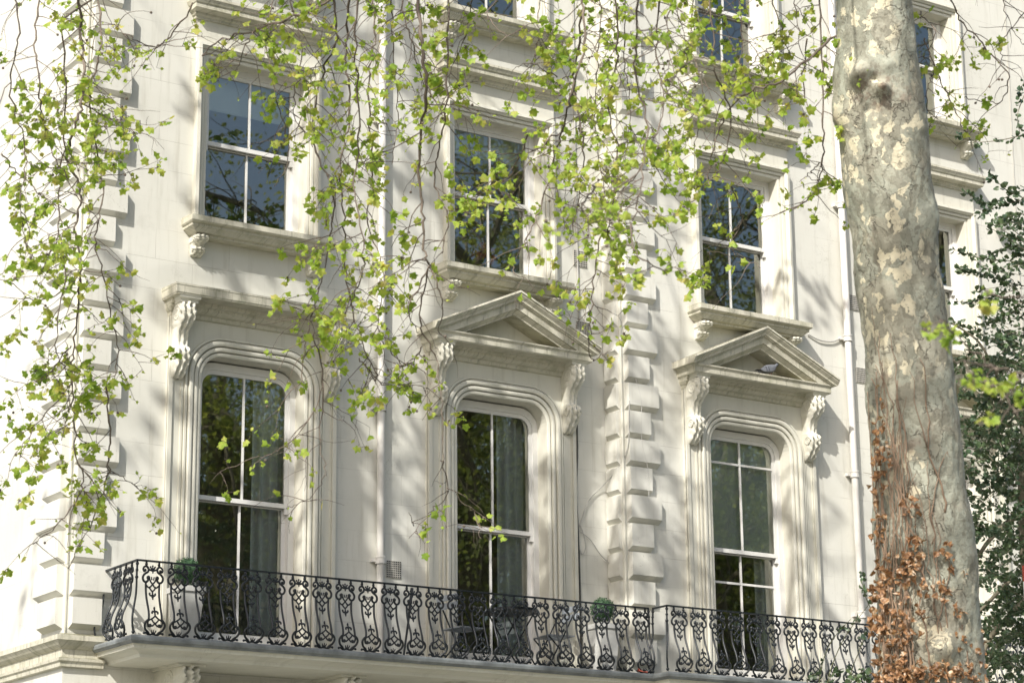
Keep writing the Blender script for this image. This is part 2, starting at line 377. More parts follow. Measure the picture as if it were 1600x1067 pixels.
SILLP = [(0.0,0.0,10.08),(0.16,0.03,10.08),(0.16,0.03,10.105),(0.20,0.05,10.115),(0.235,0.10,10.16),(0.25,0.12,10.17),(0.25,0.12,10.20),(0.285,0.135,10.21),(0.30,0.145,10.225),(0.30,0.145,10.285),(0.285,0.14,10.295),(0.0,0.14,10.315)]
HOODP = [(0.0,0.0,12.86),(0.075,0.03,12.86),(0.075,0.03,12.885),(0.10,0.05,12.90),(0.105,0.055,12.93),(0.185,0.085,12.945),(0.20,0.09,12.95),(0.20,0.09,13.005),(0.215,0.10,13.012),(0.235,0.115,13.05),(0.245,0.12,13.06),(0.245,0.12,13.09),(0.0,0.12,13.12)]
ARCU = [(0.0,-0.30),(0.0,0.015),(0.012,0.02),(0.040,0.024),(0.043,0.010),(0.050,0.010),(0.053,0.046),(0.085,0.052),(0.088,0.036),(0.095,0.036),(0.098,0.072),(0.118,0.086),(0.125,0.104),(0.165,0.098),(0.165,0.0)]
def upper_window(house, cx, yw, zo, hood=True, z1=12.40, zr=11.40, a=0.68):
    """second / third floor window; zo shifts every height"""
    mb = MB(); pn = sash(mb, cx, yw, a, 10.31+zo, zr+zo, z1+zo, 0, [])
    win = put('window', mb, M_PAINT, house); panes_of(win, pn)
    m = MB(); ring(m, cx, yw, a, 10.30+zo, z1+zo, 0, ARCU); put('architrave', m, M_TRIM, win)
    m = MB(); cornice(m, cx-0.83, cx+0.83, yw, [(f, s_, z+zo) for f, s_, z in SILLP])
    m.quad((cx-a, yw, 10.316+zo), (cx+a, yw, 10.316+zo), (cx+a, yw+0.3, 10.33+zo), (cx-a, yw+0.3, 10.33+zo)); put('sill', m, M_LEDGE, win)
    for sx in (-1, 1):
        b = put('bracket', ME_BRACKET, None, win); b.location = (cx+sx*0.78, yw, 10.085+zo)
    if hood:
        m = MB(); m.box(cx-0.86, cx+0.86, yw-0.05, yw+0.02, 12.566+zo, 12.862+zo); put('frieze', m, M_TRIM, win)
        m = MB(); cornice(m, cx-0.86, cx+0.86, yw, [(f, s_, z+zo) for f, s_, z in HOODP]); put('hood', m, M_LEDGE, win)
    room(house, cx, yw, 10.31+zo, z1+zo)
    return (cx-a-0.06, cx+a+0.06, 10.2+zo, z1+zo+0.06)

ARCF = [(0.0,-0.31),(0.0,0.045),(0.012,0.056),(0.036,0.064),(0.044,0.060),(0.046,0.022),(0.056,0.022),(0.058,0.076),(0.075,0.084),(0.098,0.084),(0.106,0.078),(0.108,0.034),(0.120,0.034),(0.122,0.094),(0.14,0.104),(0.168,0.106),(0.18,0.098),(0.182,0.056),(0.194,0.056),(0.198,0.084),(0.222,0.084),(0.226,0.03)]
FFZ0, FFZ1, FFR, FFA = 5.22, 8.68, 0.27, 0.68
def first_floor_window(house, cx, yw, ped=True, bars=()):
    mb = MB(); pn = sash(mb, cx, yw, FFA, FFZ0+0.06, 7.04, FFZ1-0.03, FFR, bars, brail=0.2)
    win = put('window', mb, M_PAINT, house); panes_of(win, pn)
    m = MB(); ring(m, cx, yw, FFA, FFZ0, FFZ1, FFR, ARCF); put('architrave', m, M_TRIM, win)
    # flat surround with a rounded hole
    m = MB(); V = 0.05; W = 1.11; TOP = 9.10
    inn = outline(cx, FFA, FFZ0, FFZ1, FFR, 0.222); out = []
    lc, rc, cz = cx-FFA+FFR, cx+FFA-FFR, FFZ1-FFR
    for i, (x, z) in enumerate(inn):
        if i == 0: out.append((cx-W, z)); continue
        if i == len(inn)-1: out.append((cx+W, z)); continue
        c = lc if x < cx else rc; dx, dz = x-c, z-cz
        k = min((W-(FFA-FFR))/max(abs(dx), 1e-6), (TOP-cz)/max(dz, 1e-6)); out.append((c+dx*k, cz+dz*k))
    m.rows([[(x, yw-V, z) for x, z in inn], [(x, yw-V, z) for x, z in out]])
    # corner fills of the plate and its edges
    for sx in (-1, 1):
        q = [p for p in out if (p[0]-cx)*sx > 0]
        side = max((p for p in q if abs(abs(p[0]-cx)-W) < 1e-4), key=lambda p: p[1]); topp = max((p for p in q if abs(p[1]-TOP) < 1e-4), key=lambda p: abs(p[0]-cx))
        m.poly([(side[0], yw-V, side[1]), (cx+sx*W, yw-V, TOP), (topp[0], yw-V, TOP)])
        m.quad((cx+sx*W, yw-V, FFZ0), (cx+sx*W, yw, FFZ0), (cx+sx*W, yw, TOP), (cx+sx*W, yw-V, TOP))
        m.box(cx+sx*1.085-0.025, cx+sx*1.085+0.025, yw-V-0.028, yw-V+0.01, FFZ0, TOP-0.012)
        m.box(cx+sx*1.045-0.007, cx+sx*1.045+0.007, yw-V-0.012, yw-V+0.01, FFZ0, TOP-0.012)
        m.box(cx+sx*0.935-0.012, cx+sx*0.935+0.012, yw-V-0.016, yw-V+0.01, FFZ0, 8.30)
    put('surround', m, M_TRIM, win)
    # consoles
    for sx in (-1, 1):
        b = put('console', ME_CONSOLE, None, win); b.location = (cx+sx*1.0, yw-V-0.004, 9.20)
        m = MB(); x = cx+sx*1.0
        cornice(m, x-0.10, x+0.10, yw-V, [(0.0,0.0,9.19),(0.29,0.012,9.19),(0.29,0.012,9.215),(0.32,0.03,9.235),(0.33,0.035,9.262)])
        put('console_cap', m, M_TRIM, win)
    if not ped:
        m = MB(); cornice(m, cx-1.11, cx+1.11, yw, [(0.05,0.0,9.075),(0.085,0.004,9.085),(0.09,0.005,9.125),(0.13,0.02,9.14),(0.16,0.035,9.175),(0.16,0.035,9.20),(0.19,0.04,9.215),(0.20,0.045,9.258),(0.385,0.075,9.264),(0.385,0.075,9.27),(0.395,0.085,9.285),(0.395,0.085,9.365),(0.40,0.09,9.37),(0.40,0.09,9.392),(0.0,0.09,9.41)])
        put('cornice', m, M_LEDGE, win)
    else:
        m = MB(); cornice(m, cx-1.11, cx+1.11, yw, [(0.05,0.0,9.075),(0.085,0.004,9.085),(0.09,0.005,9.125),(0.13,0.02,9.14),(0.16,0.035,9.175),(0.16,0.035,9.20),(0.19,0.04,9.215),(0.20,0.045,9.232),(0.375,0.06,9.236),(0.375,0.06,9.24),(0.385,0.065,9.25),(0.385,0.065,9.315),(0.41,0.085,9.34),(0.41,0.085,9.355),(0.0,0.085,9.37)])
        put('cornice', m, M_LEDGE, win)
        m = MB(); E = 1.245; zt, za = 9.435, 10.0; R = []
        prof = [(0,0.0),(0,0.50),(0.028,0.505),(0.03,0.49),(0.05,0.485),(0.085,0.45),(0.09,0.449),(0.11,0.445),(0.112,0.425),(0.125,0.42),(0.127,0.40),(0.215,0.395),(0.218,0.375),(0.235,0.36),(0.265,0.33),(0.285,0.325),(0.285,0.0)]
        for o, v in prof:
            zz = max(zt-o, 9.345)
            xk = E if zt-o >= 9.345 else E*(za-o-9.345)/(za-zt)
            R.append([(cx-xk, yw-v, zz), (cx, yw-v, za-o), (cx+xk, yw-v, zz)])
        m.rows(R)
        for k, sx in ((0, -1), (2, 1)):
            nu = [i for i, (o, v) in enumerate(prof) if zt-o >= 9.3449]; i0 = nu[-1]
            m.poly([R[i][k] for i in nu] + [(cx+sx*E, yw, 9.345)])
            m.poly([R[i0][k]] + [R[i][k] for i in range(i0+1, len(prof))] + [(cx+sx*E, yw, 9.345)])
        put('pediment', m, M_LEDGE, win)
        m = MB(); m.poly([(cx-0.95, yw-0.07, 9.34), (cx+0.95, yw-0.07, 9.34), (cx, yw-0.07, 9.80)]); put('tympanum', m, M_TRIM, win)
    m = MB(); m.box(cx-FFA, cx+FFA, yw-0.10, yw+0.32, FFZ0-0.06, FFZ0+0.055); put('threshold', m, M_TRIM, win)
    room(house, cx, yw, FFZ0, FFZ1)
    return (cx-FFA-0.06, cx+FFA+0.06, FFZ0-0.1, FFZ1+0.06)

def quoin_mesh(name, fl, sl, f0, s0, h):
    """block wrapping an external corner at the origin: front face towards -y (length fl), side face towards -x (length sl)"""
    m = MB(); D = 0.090; bb, bt, bs = 0.052, 0.010, 0.009
    def fr(p0, p1, nrm, D=D):
        p0, p1, nrm = Vector(p0), Vector(p1), Vector(nrm); d = (p1-p0).normalized()
        B = [p0, p1, p1+Vector((0,0,h)), p0+Vector((0,0,h))]
        T = [p0+d*bs+Vector((0,0,bb)), p1-d*bs+Vector((0,0,bb)), p1-d*bs+Vector((0,0,h-bt)), p0+d*bs+Vector((0,0,h-bt))]
        T = [q+nrm*D for q in T]
        for i in range(4): m.quad(B[i], B[(i+1) % 4], T[(i+1) % 4], T[i])
        m.quad(*T)
    fr((f0, 0, 0), (fl, 0, 0), (0, -1, 0)); fr((0, s0, 0), (0, sl, 0), (-1, 0, 0), D if sl > 0.4 else 0.05)
    me = m.mesh(name); me.materials.append(M_LEDGEQ); return me
M_LEDGEQ = stucco('stucco quoin', tint=0.98)
def quoins(house, x, y, z0, n0, n1, sl_long, sl_short):
    L = quoin_mesh('quoin_long', 0.55, sl_long, 0.045, 0.045, 0.352); S = quoin_mesh('quoin_short', 0.41, sl_short, 0.045, 0.045, 0.352)
    for n in range(n0, n1):
        q = put('quoin', L if n % 2 == 0 else S, None, house); q.location = (x, y, z0+0.37*n)

HX, SX, Y2 = 10.09, 17.526, -0.33
corner = empty('stucco_house', (HX, 0, 0), 'cream stucco corner house with one straight hood and one pediment over its tall windows', 'house')
terrace = empty('stucco_house', (SX, Y2, 0), 'cream stucco house set forward of the corner house, pigeon in its pediment', 'house')
for h in (corner, terrace): h.location = (0, 0, 0)
holes = []
W1, W2, W3, W4, W5, W6 = 12.335, 15.86, 19.62, 23.22, 26.85, 30.45
for c, pd in ((W1, False), (W2, True)):
    holes.append(first_floor_window(corner, c, 0.0, pd)); holes.append(upper_window(corner, c, 0.0, 0.0)); holes.append(upper_window(corner, c, 0.0, 3.50, False, 12.1, 11.3, 0.62))
m = MB()
for (xa, xb, za, zb) in cells(HX, SX, 0.0, 17.6, holes): m.quad((xa,0,za),(xb,0,za),(xb,0,zb),(xa,0,zb))
m.quad((HX,0,0),(HX,0,17.6),(HX,11,17.6),(HX,11,0)); m.quad((HX,11,0),(HX,11,17.6),(SX,11,17.6),(SX,11,0)); m.quad((HX,0,17.6),(SX,0,17.6),(SX,11,17.6),(HX,11,17.6))
put('wall', m, M_WALL, corner)
quoins(corner, HX, 0, 8.69, -9, 24, 0.74, 0.59)
m = MB(); m.tube([(HX, 0, 5.2), (HX, 0, 17.6)], 0.02, 8); put('corner_bead', m, M_TRIM, corner)
holes = []
for c, br in ((W3, (('u', 8.22), ('l', 6.62))), (W4, ()), (W5, ()), (W6, ())):
    holes.append(first_floor_window(terrace, c, Y2, True, br)); holes.append(upper_window(terrace, c, Y2, -0.06)); holes.append(upper_window(terrace, c, Y2, 3.48, False, 12.1, 11.3, 0.62))
m = MB()
for (xa, xb, za, zb) in cells(SX, 36.0, 0.0, 17.6, holes): m.quad((xa,Y2,za),(xb,Y2,za),(xb,Y2,zb),(xa,Y2,zb))
m.quad((SX,Y2,0),(SX,Y2,17.6),(SX,0,17.6),(SX,0,0)); m.quad((36,Y2,0),(36,Y2,17.6),(36,11,17.6),(36,11,0)); m.quad((SX+.01,11,0),(SX+.01,11,17.6),(36,11,17.6),(36,11,0)); m.quad((SX,Y2,17.6),(36,Y2,17.6),(36,11,17.6),(SX,11,17.6))
put('wall', m, M_WALL, terrace)
quoins(terrace, SX, Y2, 8.70, -9, 24, 0.325, 0.315)
m = MB(); m.tube([(SX, Y2, 5.2), (SX, Y2, 17.6)], 0.018, 8); put('corner_bead', m, M_TRIM, terrace)
# string course round the corner, dying into the balcony
m = MB(); R = []
for f, z in [(0.0,4.93),(0.05,4.94),(0.055,4.985),(0.075,5.0),(0.08,5.03),(0.03,5.045),(0.03,5.13),(0.05,5.14),(0.085,5.17),(0.12,5.215),(0.13,5.22),(0.13,5.275),(0.0,5.31)]:
    R.append([(HX-f, 11, z), (HX-f, -f, z), (HX+0.46, -f, z), (HX+0.46, 0, z)])
m.rows(R); put('string_course', m, M_LEDGE, corner)

# ------------------------------------------------------------------ balconies
def belly(z):                                        # outward sweep of the railing below its top rail (z measured down)
    t = min(max(z/0.80, 0), 1)
    return 0.105*exp(-((t-0.80)/0.26)**2) + 0.012*exp(-((t-0.2)/0.15)**2)
def panel_mesh():
    m = MB(); KR = 1.0
    def path(pts, r=0.0085, n=5, sub=4, mir=True, taper=None):
        pp = smoothpath(pts, sub) if len(pts) > 2 else pts
        r *= 1.25
        for sx in ((-1, 1) if mir else (1,)):
            q = [(sx*u*0.86, -belly(-z), z) for u, z in pp]
            m.tube(q, r if taper is None else [r+(taper*KR-r)*k/(len(q)-1) for k in range(len(q))], n)
    def blob(u, z, r, mir=True, sz=1.0):
        for sx in ((-1, 1) if mir else (1,)): m.ball((sx*u*0.86, -belly(-z), z), r*1.12, 7, 5, 1, 0.8, sz)
    H = 0.80
    path([(0.088, -0.0), (0.088, -0.05)], 0.010); blob(0.088, -0.028, 0.016)
    path([(0.088,-0.05),(0.118,-0.06),(0.133,-0.085),(0.122,-0.108),(0.10,-0.10)], 0.0095); blob(0.103, -0.094, 0.014)      # top hook
    path([(0.088,-0.05),(0.062,-0.075),(0.068,-0.11),(0.115,-0.14),(0.138,-0.175),(0.128,-0.212),(0.095,-0.226),(0.066,-0.208),(0.06,-0.18)], 0.0105)
    blob(0.06, -0.175, 0.021)
    path([(0.095,-0.226),(0.092,-0.30),(0.088,-0.42),(0.085,-0.55),(0.09,-0.645)], 0.010, sub=5)                              # upright
    # palmette between the top hooks
    path([(0.0,-0.105),(0.0,-0.045)], 0.010, mir=False, taper=0.006); path([(0.0,-0.09),(0.022,-0.07),(0.03,-0.058)], 0.009, taper=0.007); path([(0.0,-0.095),(0.034,-0.09),(0.062,-0.078)], 0.009)
    blob(0.0, -0.045, 0.010, False); blob(0.031, -0.056, 0.010)
    path([(0.0,-0.105),(0.0,-0.125)], 0.006, mir=False)
    # crossing bars, lattice and drop
    path([(0.045,-0.185),(0.03,-0.215),(0.0,-0.245),(-0.045,-0.285),(-0.088,-0.255)], 0.0075, sub=3)
    path([(0.045,-0.27),(0.03,-0.30),(0.0,-0.325)], 0.0075, sub=2); path([(0.018,-0.165),(0.012,-0.20)], 0.006)
    path([(0.0,-0.325),(0.0,-0.40)], 0.0075, mir=False); path([(0.0,-0.362),(0.022,-0.372),(0.04,-0.355),(0.034,-0.342)], 0.0085, sub=3); blob(0.0, -0.385, 0.013, False); blob(0.0, -0.405, 0.008, False, 1.5)
    # lower half
    path([(0.0,-0.53),(0.0,-0.60)], 0.0075, mir=False); blob(0.0, -0.515, 0.011, False, 1.6); path([(0.0,-0.558),(0.022,-0.55),(0.04,-0.562),(0.036,-0.578)], 0.0085, sub=3)
    path([(0.0,-0.60),(0.03,-0.625),(0.088,-0.655)], 0.0075, sub=3); path([(0.05,-0.638),(0.028,-0.665),(0.0,-0.685),(-0.04,-0.715)], 0.0075, sub=3)
    path([(0.09,-0.645),(0.12,-0.665),(0.138,-0.70),(0.12,-0.745),(0.075,-0.775),(0.05,-0.80)], 0.0105); path([(0.09,-0.645),(0.10,-0.68),(0.085,-0.715),(0.062,-0.71)], 0.0095, sub=3); blob(0.062, -0.706, 0.019)
    path([(0.0,-0.80),(0.0,-0.745)], 0.009, mir=False, taper=0.005); path([(0.0,-0.80),(0.024,-0.772),(0.03,-0.752)], 0.008, taper=0.005)
    path([(0.138,-0.79),(0.10,-0.782),(0.06,-0.80),(0.0,-0.79)], 0.009, sub=3); blob(0.125, -0.785, 0.013)
    me = m.mesh('railing_panel', True); me.materials.append(M_IRON); return me
ME_PANEL = panel_mesh()
def post_mesh():
    m = MB(); pts = [(0, -belly(z), -z) for z in [0.8*k/20 for k in range(21)]]
    m.tube(pts, 0.012, 6)
    for z, r in ((0.03, 0.02), (0.10, 0.018), (0.18, 0.02), (0.78, 0.02)): m.ball((0, -belly(z), -z), r, 8, 5)
    me = m.mesh('post', True); me.materials.append(M_IRON); return me
ME_POST = post_mesh()
def balcony(x0, x1, yb, yr, left, right, label, jog=None):
    zt = 6.02
    root = empty('balcony', (x0, yr, 5.2), label, 'balcony', None)
    def ch(name, mb, mat, sm=False):
        o = put(name, mb, mat, None, smooth=sm); return fix(o, root)
    yf = yr-0.115; xl = x0-0.085 if left else x0
    m = MB(); R = []
    for f, z in [(0.0,5.195),(0.028,5.185),(0.034,5.165),(0.03,5.135),(0.008,5.12),(0.0,5.105)]:
        R.append([(xl-f, yb, z), (xl-f, yf-f, z), (x1, yf-f, z)])
    m.rows(R); m.quad((xl, yf, 5.195), (x1, yf, 5.195), (x1, yb, 5.195), (xl, yb, 5.195)); ch('lead_edge', m, M_LEAD)
    m = MB(); R = []
    for f, z in [(-0.004,5.104),(-0.03,5.10),(-0.035,5.065),(-0.10,5.05),(-0.16,5.02),(-0.17,4.985),(-0.24,4.975)]:
        R.append([(xl-f, yb, z), (xl-f, yf-f, z), (x1, yf-f, z)])
    m.rows(R); m.quad((xl+0.24, yf+0.24, 4.975), (x1, yf+0.24, 4.975), (x1, yb, 4.975), (xl+0.24, yb, 4.975)); ch('slab', m, M_TRIM)
    m = MB(); m.box(x0, x1, yr-0.017, yr+0.017, zt-0.008, zt+0.010)
    if left: m.box(x0-0.017, x0+0.017, yr-0.0175, yb-0.03 if jog is None else jog, zt-0.0085, zt+0.0095)
    ch('top_rail', m, M_IRON)
    L = x1-x0; n = int(round(L/0.30)); 
    for i in range(n):
        o = put('railing_panel', ME_PANEL, None, None); o.location = (x0+0.18+0.30*i, yr, zt-0.008); fix(o, root)
        if x0+0.18+0.30*(i+1) > x1-0.1: break
    if left and jog is None:
        nn = int((yb-yr-0.1)/0.30)
        for i in range(nn):
            o = put('railing_panel', ME_PANEL, None, None); o.location = (x0, yr+0.21+0.30*i, zt-0.008); o.rotation_euler = (0, 0, -pi/2); fix(o, root)
    for (px_, py_, rz) in ([(x0, yr, -pi/4)] if left else [(x0, yr, -pi/4)]) + ([(x0, yb-0.05 if jog is None else jog, -pi/2)] if left else []) + ([(x1, yr, 0)] if right else []):
        o = put('post', ME_POST, None, None); o.location = (px_, py_, zt-0.008); o.rotation_euler = (0, 0, rz); fix(o, root)
    return root
bal1 = balcony(10.53, 17.44, 0.0, -0.90, True, True, 'cream balcony slab with scrolled black iron railing on the corner house, around its corner end')
bal2 = balcony(17.50, 32.2, Y2, -1.20, True, True, 'balcony with scrolled black iron railing running behind the plane trunk', jog=-0.92)
for c, yw, root in ((W1, 0.0, bal1), (W2, 0.0, bal1), (W3, Y2, bal2), (W4, Y2, bal2), (W5, Y2, bal2), (W6, Y2, bal2)):
    for sx in (-1, 1):
        o = put('bracket', ME_BIGBR, None, None); o.location = (c+sx*1.02, yw, 4.965); fix(o, root)
        m = MB(); m.box(c+sx*1.02-0.17, c+sx*1.02+0.17, yw-0.70, yw, 4.945, 4.974); fix(put('bracket_cap', m, M_TRIM), root)
# ground floor window heads below the balcony
for c, yw, hs in ((W1, 0.0, corner), (W2, 0.0, corner), (W3, Y2, terrace), (W4, Y2, terrace), (W5, Y2, terrace), (W6, Y2, terrace)):
    m = MB(); cornice(m, c-0.6, c+0.6, yw, [(0.0,0.0,4.60),(0.05,0.02,4.62),(0.06,0.03,4.70),(0.10,0.06,4.74),(0.12,0.08,4.80),(0.12,0.08,4.83),(0.0,0.08,4.85)]); put('window_head', m, M_TRIM, hs)

# ------------------------------------------------------------------ fittings on the facade
def downpipe(x, yw, collars, label):
    root = empty('drainpipe', (x, yw-0.09, 0.12), label, 'drainpipe')
    m = MB(); m.tube([(x, yw-0.085, 0.12), (x, yw-0.085, 17.5)], 0.048, 14); fix(put('pipe', m, M_PIPE, smooth=True), root)
    for z in collars:
        m = MB(); m.tube([(x, yw-0.085, z-0.045), (x, yw-0.085, z+0.05)], 0.057, 14); m.tube([(x, yw-0.085, z+0.028), (x, yw-0.085, z+0.05)], 0.064, 14); m.tube([(x, yw-0.085, z-0.045), (x, yw-0.085, z-0.028)], 0.064, 14)
        m.box(x-0.10, x+0.10, yw-0.06, yw+0.01, z-0.02, z+0.02); fix(put('collar', m, M_PIPE), root)
downpipe(14.06, 0.0, (2.7, 4.5, 6.45, 8.33, 10.19, 12.05, 13.9, 15.8), 'cream drainpipe on the corner house between the straight hood and the pediment')
downpipe(21.42, Y2, (2.6, 4.4, 6.3, 8.24, 10.18, 12.14, 14.0, 15.9), 'cream drainpipe on the wall beside the plane trunk')
def vent(x, z, yw, w, h, label):
    root = empty('air_vent', (x, yw, z), label, 'vent')
    m = MB(); m.box(-w/2, w/2, -0.012, 0.004, -h/2, h/2); p = put('plate', m, M_VENT, root)
    m = MB(); nx, nz = 8, 8
    for i in range(nx):
        for k in range(nz):
            cx_, cz_ = -w/2+w*(i+0.5)/nx, -h/2+h*(k+0.5)/nz; a = w/nx*0.30; b = h/nz*0.30
            m.box(cx_-a, cx_+a, -0.0145, -0.011, cz_-b, cz_+b)
    o = put('hole', m, M_HOLE, root, kind='stuff')
vent(14.29, 6.37, 0.0, 0.21, 0.21, 'square perforated vent plate just above the balcony rail by the drainpipe')
vent(17.16, 9.78, 0.0, 0.21, 0.22, 'perforated vent plate right of the pediment apex on the corner house')
vent(17.14, 10.75, 0.0, 0.21, 0.22, 'perforated vent plate on the corner house level with the upper window sill')
vent(21.66, 10.75, Y2, 0.21, 0.22, 'upper perforated vent plate by the drainpipe near the trunk')
vent(21.72, 9.70, Y2, 0.21, 0.22, 'lower perforated vent plate by the drainpipe near the trunk')
def cable(name, pts, r, mat, label, cat='cable'):
    m = MB(); m.tube(smoothpath(pts, 6), r, 5); put(name, m, mat, None, label, cat, smooth=True)
cable('conduit', [(17.09, -0.02, 17.5), (17.09, -0.02, 14.0), (17.08, -0.02, 12.0), (17.09, -0.02, 10.2), (17.10, -0.02, 9.9)], 0.014, M_CABLE, 'thin grey conduit running down the corner house wall')
cable('cable', [(20.74, Y2-0.02, 10.16), (20.95, Y2-0.03, 10.10), (21.2, Y2-0.03, 10.12), (21.38, Y2-0.03, 10.22)], 0.011, M_CABLE, 'short sagging cable from the window sill to the drainpipe')
cable('cable', [(17.02, -0.02, 8.9), (17.03, -0.02, 8.2), (17.0, -0.02, 7.6), (17.02, -0.02, 7.0), (17.03, -0.02, 6.4), (17.04, -0.02, 5.3)], 0.012, M_DARKCABLE, 'dark cable hanging down beside the right pilaster of the corner house')
cable('cable', [(17.03, -0.03, 7.15), (17.18, -0.03, 7.5), (17.40, -0.05, 7.72), (17.50, -0.2, 7.9), (17.56, -0.40, 8.2), (17.58, -0.42, 8.8)], 0.007, M_CABLE, 'pale loose cable looping from the pilaster to the quoins')
cable('cable', [(17.03, -0.03, 7.1), (17.20, -0.03, 7.0), (17.36, -0.03, 6.82), (17.50, -0.05, 6.70)], 0.006, M_CABLE, 'pale loose cable drooping to the foot of the quoins')
cable('cable', [(17.04, -0.03, 7.18), (17.10, -0.03, 7.05), (17.12, -0.03, 6.88), (17.07, -0.03, 6.80), (17.03, -0.03, 6.86)], 0.006, M_CABLE, 'small hanging loop of pale cable beside the pilaster')
cable('cable', [(25.10, Y2-0.012, 17.0), (25.07, Y2-0.012, 15.1), (25.03, Y2-0.012, 13.5), (24.99, Y2-0.012, 12.0), (24.97, Y2-0.012, 8.0)], 0.008, M_CABLE, 'thin vertical cable on the wall right of the trunk')
cable('cable', [(17.70, Y2-0.085, 9.1), (17.78, Y2-0.085, 8.8), (17.77, Y2-0.085, 8.3), (17.86, Y2-0.085, 7.9), (17.86, Y2-0.085, 7.5)], 0.006, M_CABLE, 'thin cable trailing down over the quoin faces')
# wall lamp right of the fourth upper window
root = empty('wall_light', (24.59, Y2, 12.36), 'small white rounded fixture fixed to the bare wall right of the trunk', 'wall light')
m = MB(); m.tube([(0, 0.0, 0), (0, -0.10, 0.0)], 0.03, 8); put('arm', m, M_PIPE, root)
m = MB(); m.tube([(-0.10, -0.14, -0.03), (-0.07, -0.14, -0.02), (0.05, -0.14, 0.03), (0.10, -0.14, 0.06)], [0.05, 0.085, 0.08, 0.045], 12); put('body', m, M_PAINT, root, smooth=True)
m = MB(); m.ball((0.12, -0.15, 0.075), 0.038, 8, 6); put('lens', m, M_IRON, root, smooth=True)

# ------------------------------------------------------------------ curtains and blinds inside the windows
def curtain(x0, x1, y, z0, z1, mat, label, amp=0.05, waves=6):
    m = MB(); n = 48
    rows = []
    for z in (z0, (z0+z1)/2, z1):
        rows.append([(x0+(x1-x0)*k/n, y+amp*sin(2*pi*waves*k/n)+0.4*amp*sin(2*pi*waves*0.37*k/n+1), z) for k in range(n+1)])
    m.rows(rows); put('curtain', m, mat, None, label, 'curtain', smooth=True)
curtain(12.58, 13.3, 0.42, 5.2, 8.9, M_CURTAIN, 'pale drape behind the tall window under the straight hood')
curtain(16.08, 16.9, 0.42, 5.2, 8.9, M_CURTAIN, 'pale drape behind the tall window above the folding table')
curtain(20.0, 20.7, Y2+0.42, 5.2, 8.9, M_CURTAIN, 'narrow white drape beside the green blind')
def blind(x0, x1, y, z0, z1, mat, label):
    m = MB(); m.box(x0, x1, y, y+0.006, z0, z1); m.tube([(x0, y, z0), (x1, y, z0)], 0.014, 6); put('blind', m, mat, None, label, 'blind')
blind(11.6, 13.1, 0.36, 11.90, 12.5, M_BLIND, 'pale roller blind at the top of the upper window left of the drainpipe')
blind(15.1, 16.65, 0.36, 12.02, 12.5, M_BLIND, 'pale roller blind at the top of the upper window above the corner house pediment')
blind(18.9, 20.35, Y2+0.295, 7.02, 8.8, M_BLIND, 'tall pale green blind drawn in the upper sash below the pigeon')
# ornament behind the lower sash of the second upper window
root = empty('flower_vase', (16.0, 0.55, 10.38), 'orange flowers in a blue vase inside an upper window', 'vase')
M_VASE = plain('blue glaze', (0.10, 0.16, 0.24), 0.25, 0.5); M_ORANGE = plain('orange petals', (0.55, 0.14, 0.05), 0.7, 0.2, 0.3, 20)
m = MB(); m.tube([(0,0,0),(0,0,.05),(0,0,.14),(0,0,.22),(0,0,.25)], [.05,.08,.09,.05,.06], 12); put('vase', m, M_VASE, root, smooth=True)
m = MB(); rr = random.Random(5)
for k in range(14): m.ball((rr.uniform(-.14,.14), rr.uniform(-.1,.1), .36+rr.uniform(-.08,.12)), rr.uniform(.035,.06), 7, 5)
put('flowers', m, M_ORANGE, root)
m = MB(); m.box(15.2, 16.5, 0.40, 0.80, 9.9, 10.375); put('window_table', m, M_ROOM, None, 'dark low chest just inside the upper window carrying the vase', 'table')


# ------------------------------------------------------------------ things on the balconies
def planter(x, y, label):
    root = empty('topiary_planter', (x, y, 5.2), label, 'planter')
    m = MB(); m.rows([[( sx*a, sy*a, z) for sx, sy in ((-1,-1),(1,-1),(1,1),(-1,1),(-1,-1))] for a, z in ((0.10,0.0),(0.15,0.60),(0.165,0.60),(0.165,0.66),(0.13,0.66),(0.13,0.62))])
    m.quad((-0.13,-0.13,0.63),(0.13,-0.13,0.63),(0.13,0.13,0.63),(-0.13,0.13,0.63)); put('pot', m, plain('planter grey', (0.55,0.55,0.52), 0.6), root)
    m = MB(); m.tube([(0,0,0.6),(0,0,0.8)], 0.015, 6); put('stem', m, M_TWIG, root)
    m = MB(); rr = random.Random(int(x*10))
    m.ball((0,0,0.84), 0.135, 14, 9)
    for k in range(1100):
        d = Vector((rr.gauss(0,1), rr.gauss(0,1), rr.gauss(0,1))).normalized(); c = Vector((0,0,0.84)) + d*rr.uniform(0.13,0.163)
        a = Vector((rr.gauss(0,1), rr.gauss(0,1), rr.gauss(0,1))).normalized(); b = a.cross(d).normalized()
        m.quad(c-a*0.013, c-b*0.008+d*0.004, c+a*0.013+d*0.006, c+b*0.008)
    put('foliage', m, M_BOX, root, kind='stuff')
planter(11.37, -0.38, 'round clipped box ball in a grey pot by the straight-hooded tall window')
planter(17.12, -0.38, 'round clipped box ball in a grey pot in front of the quoins')
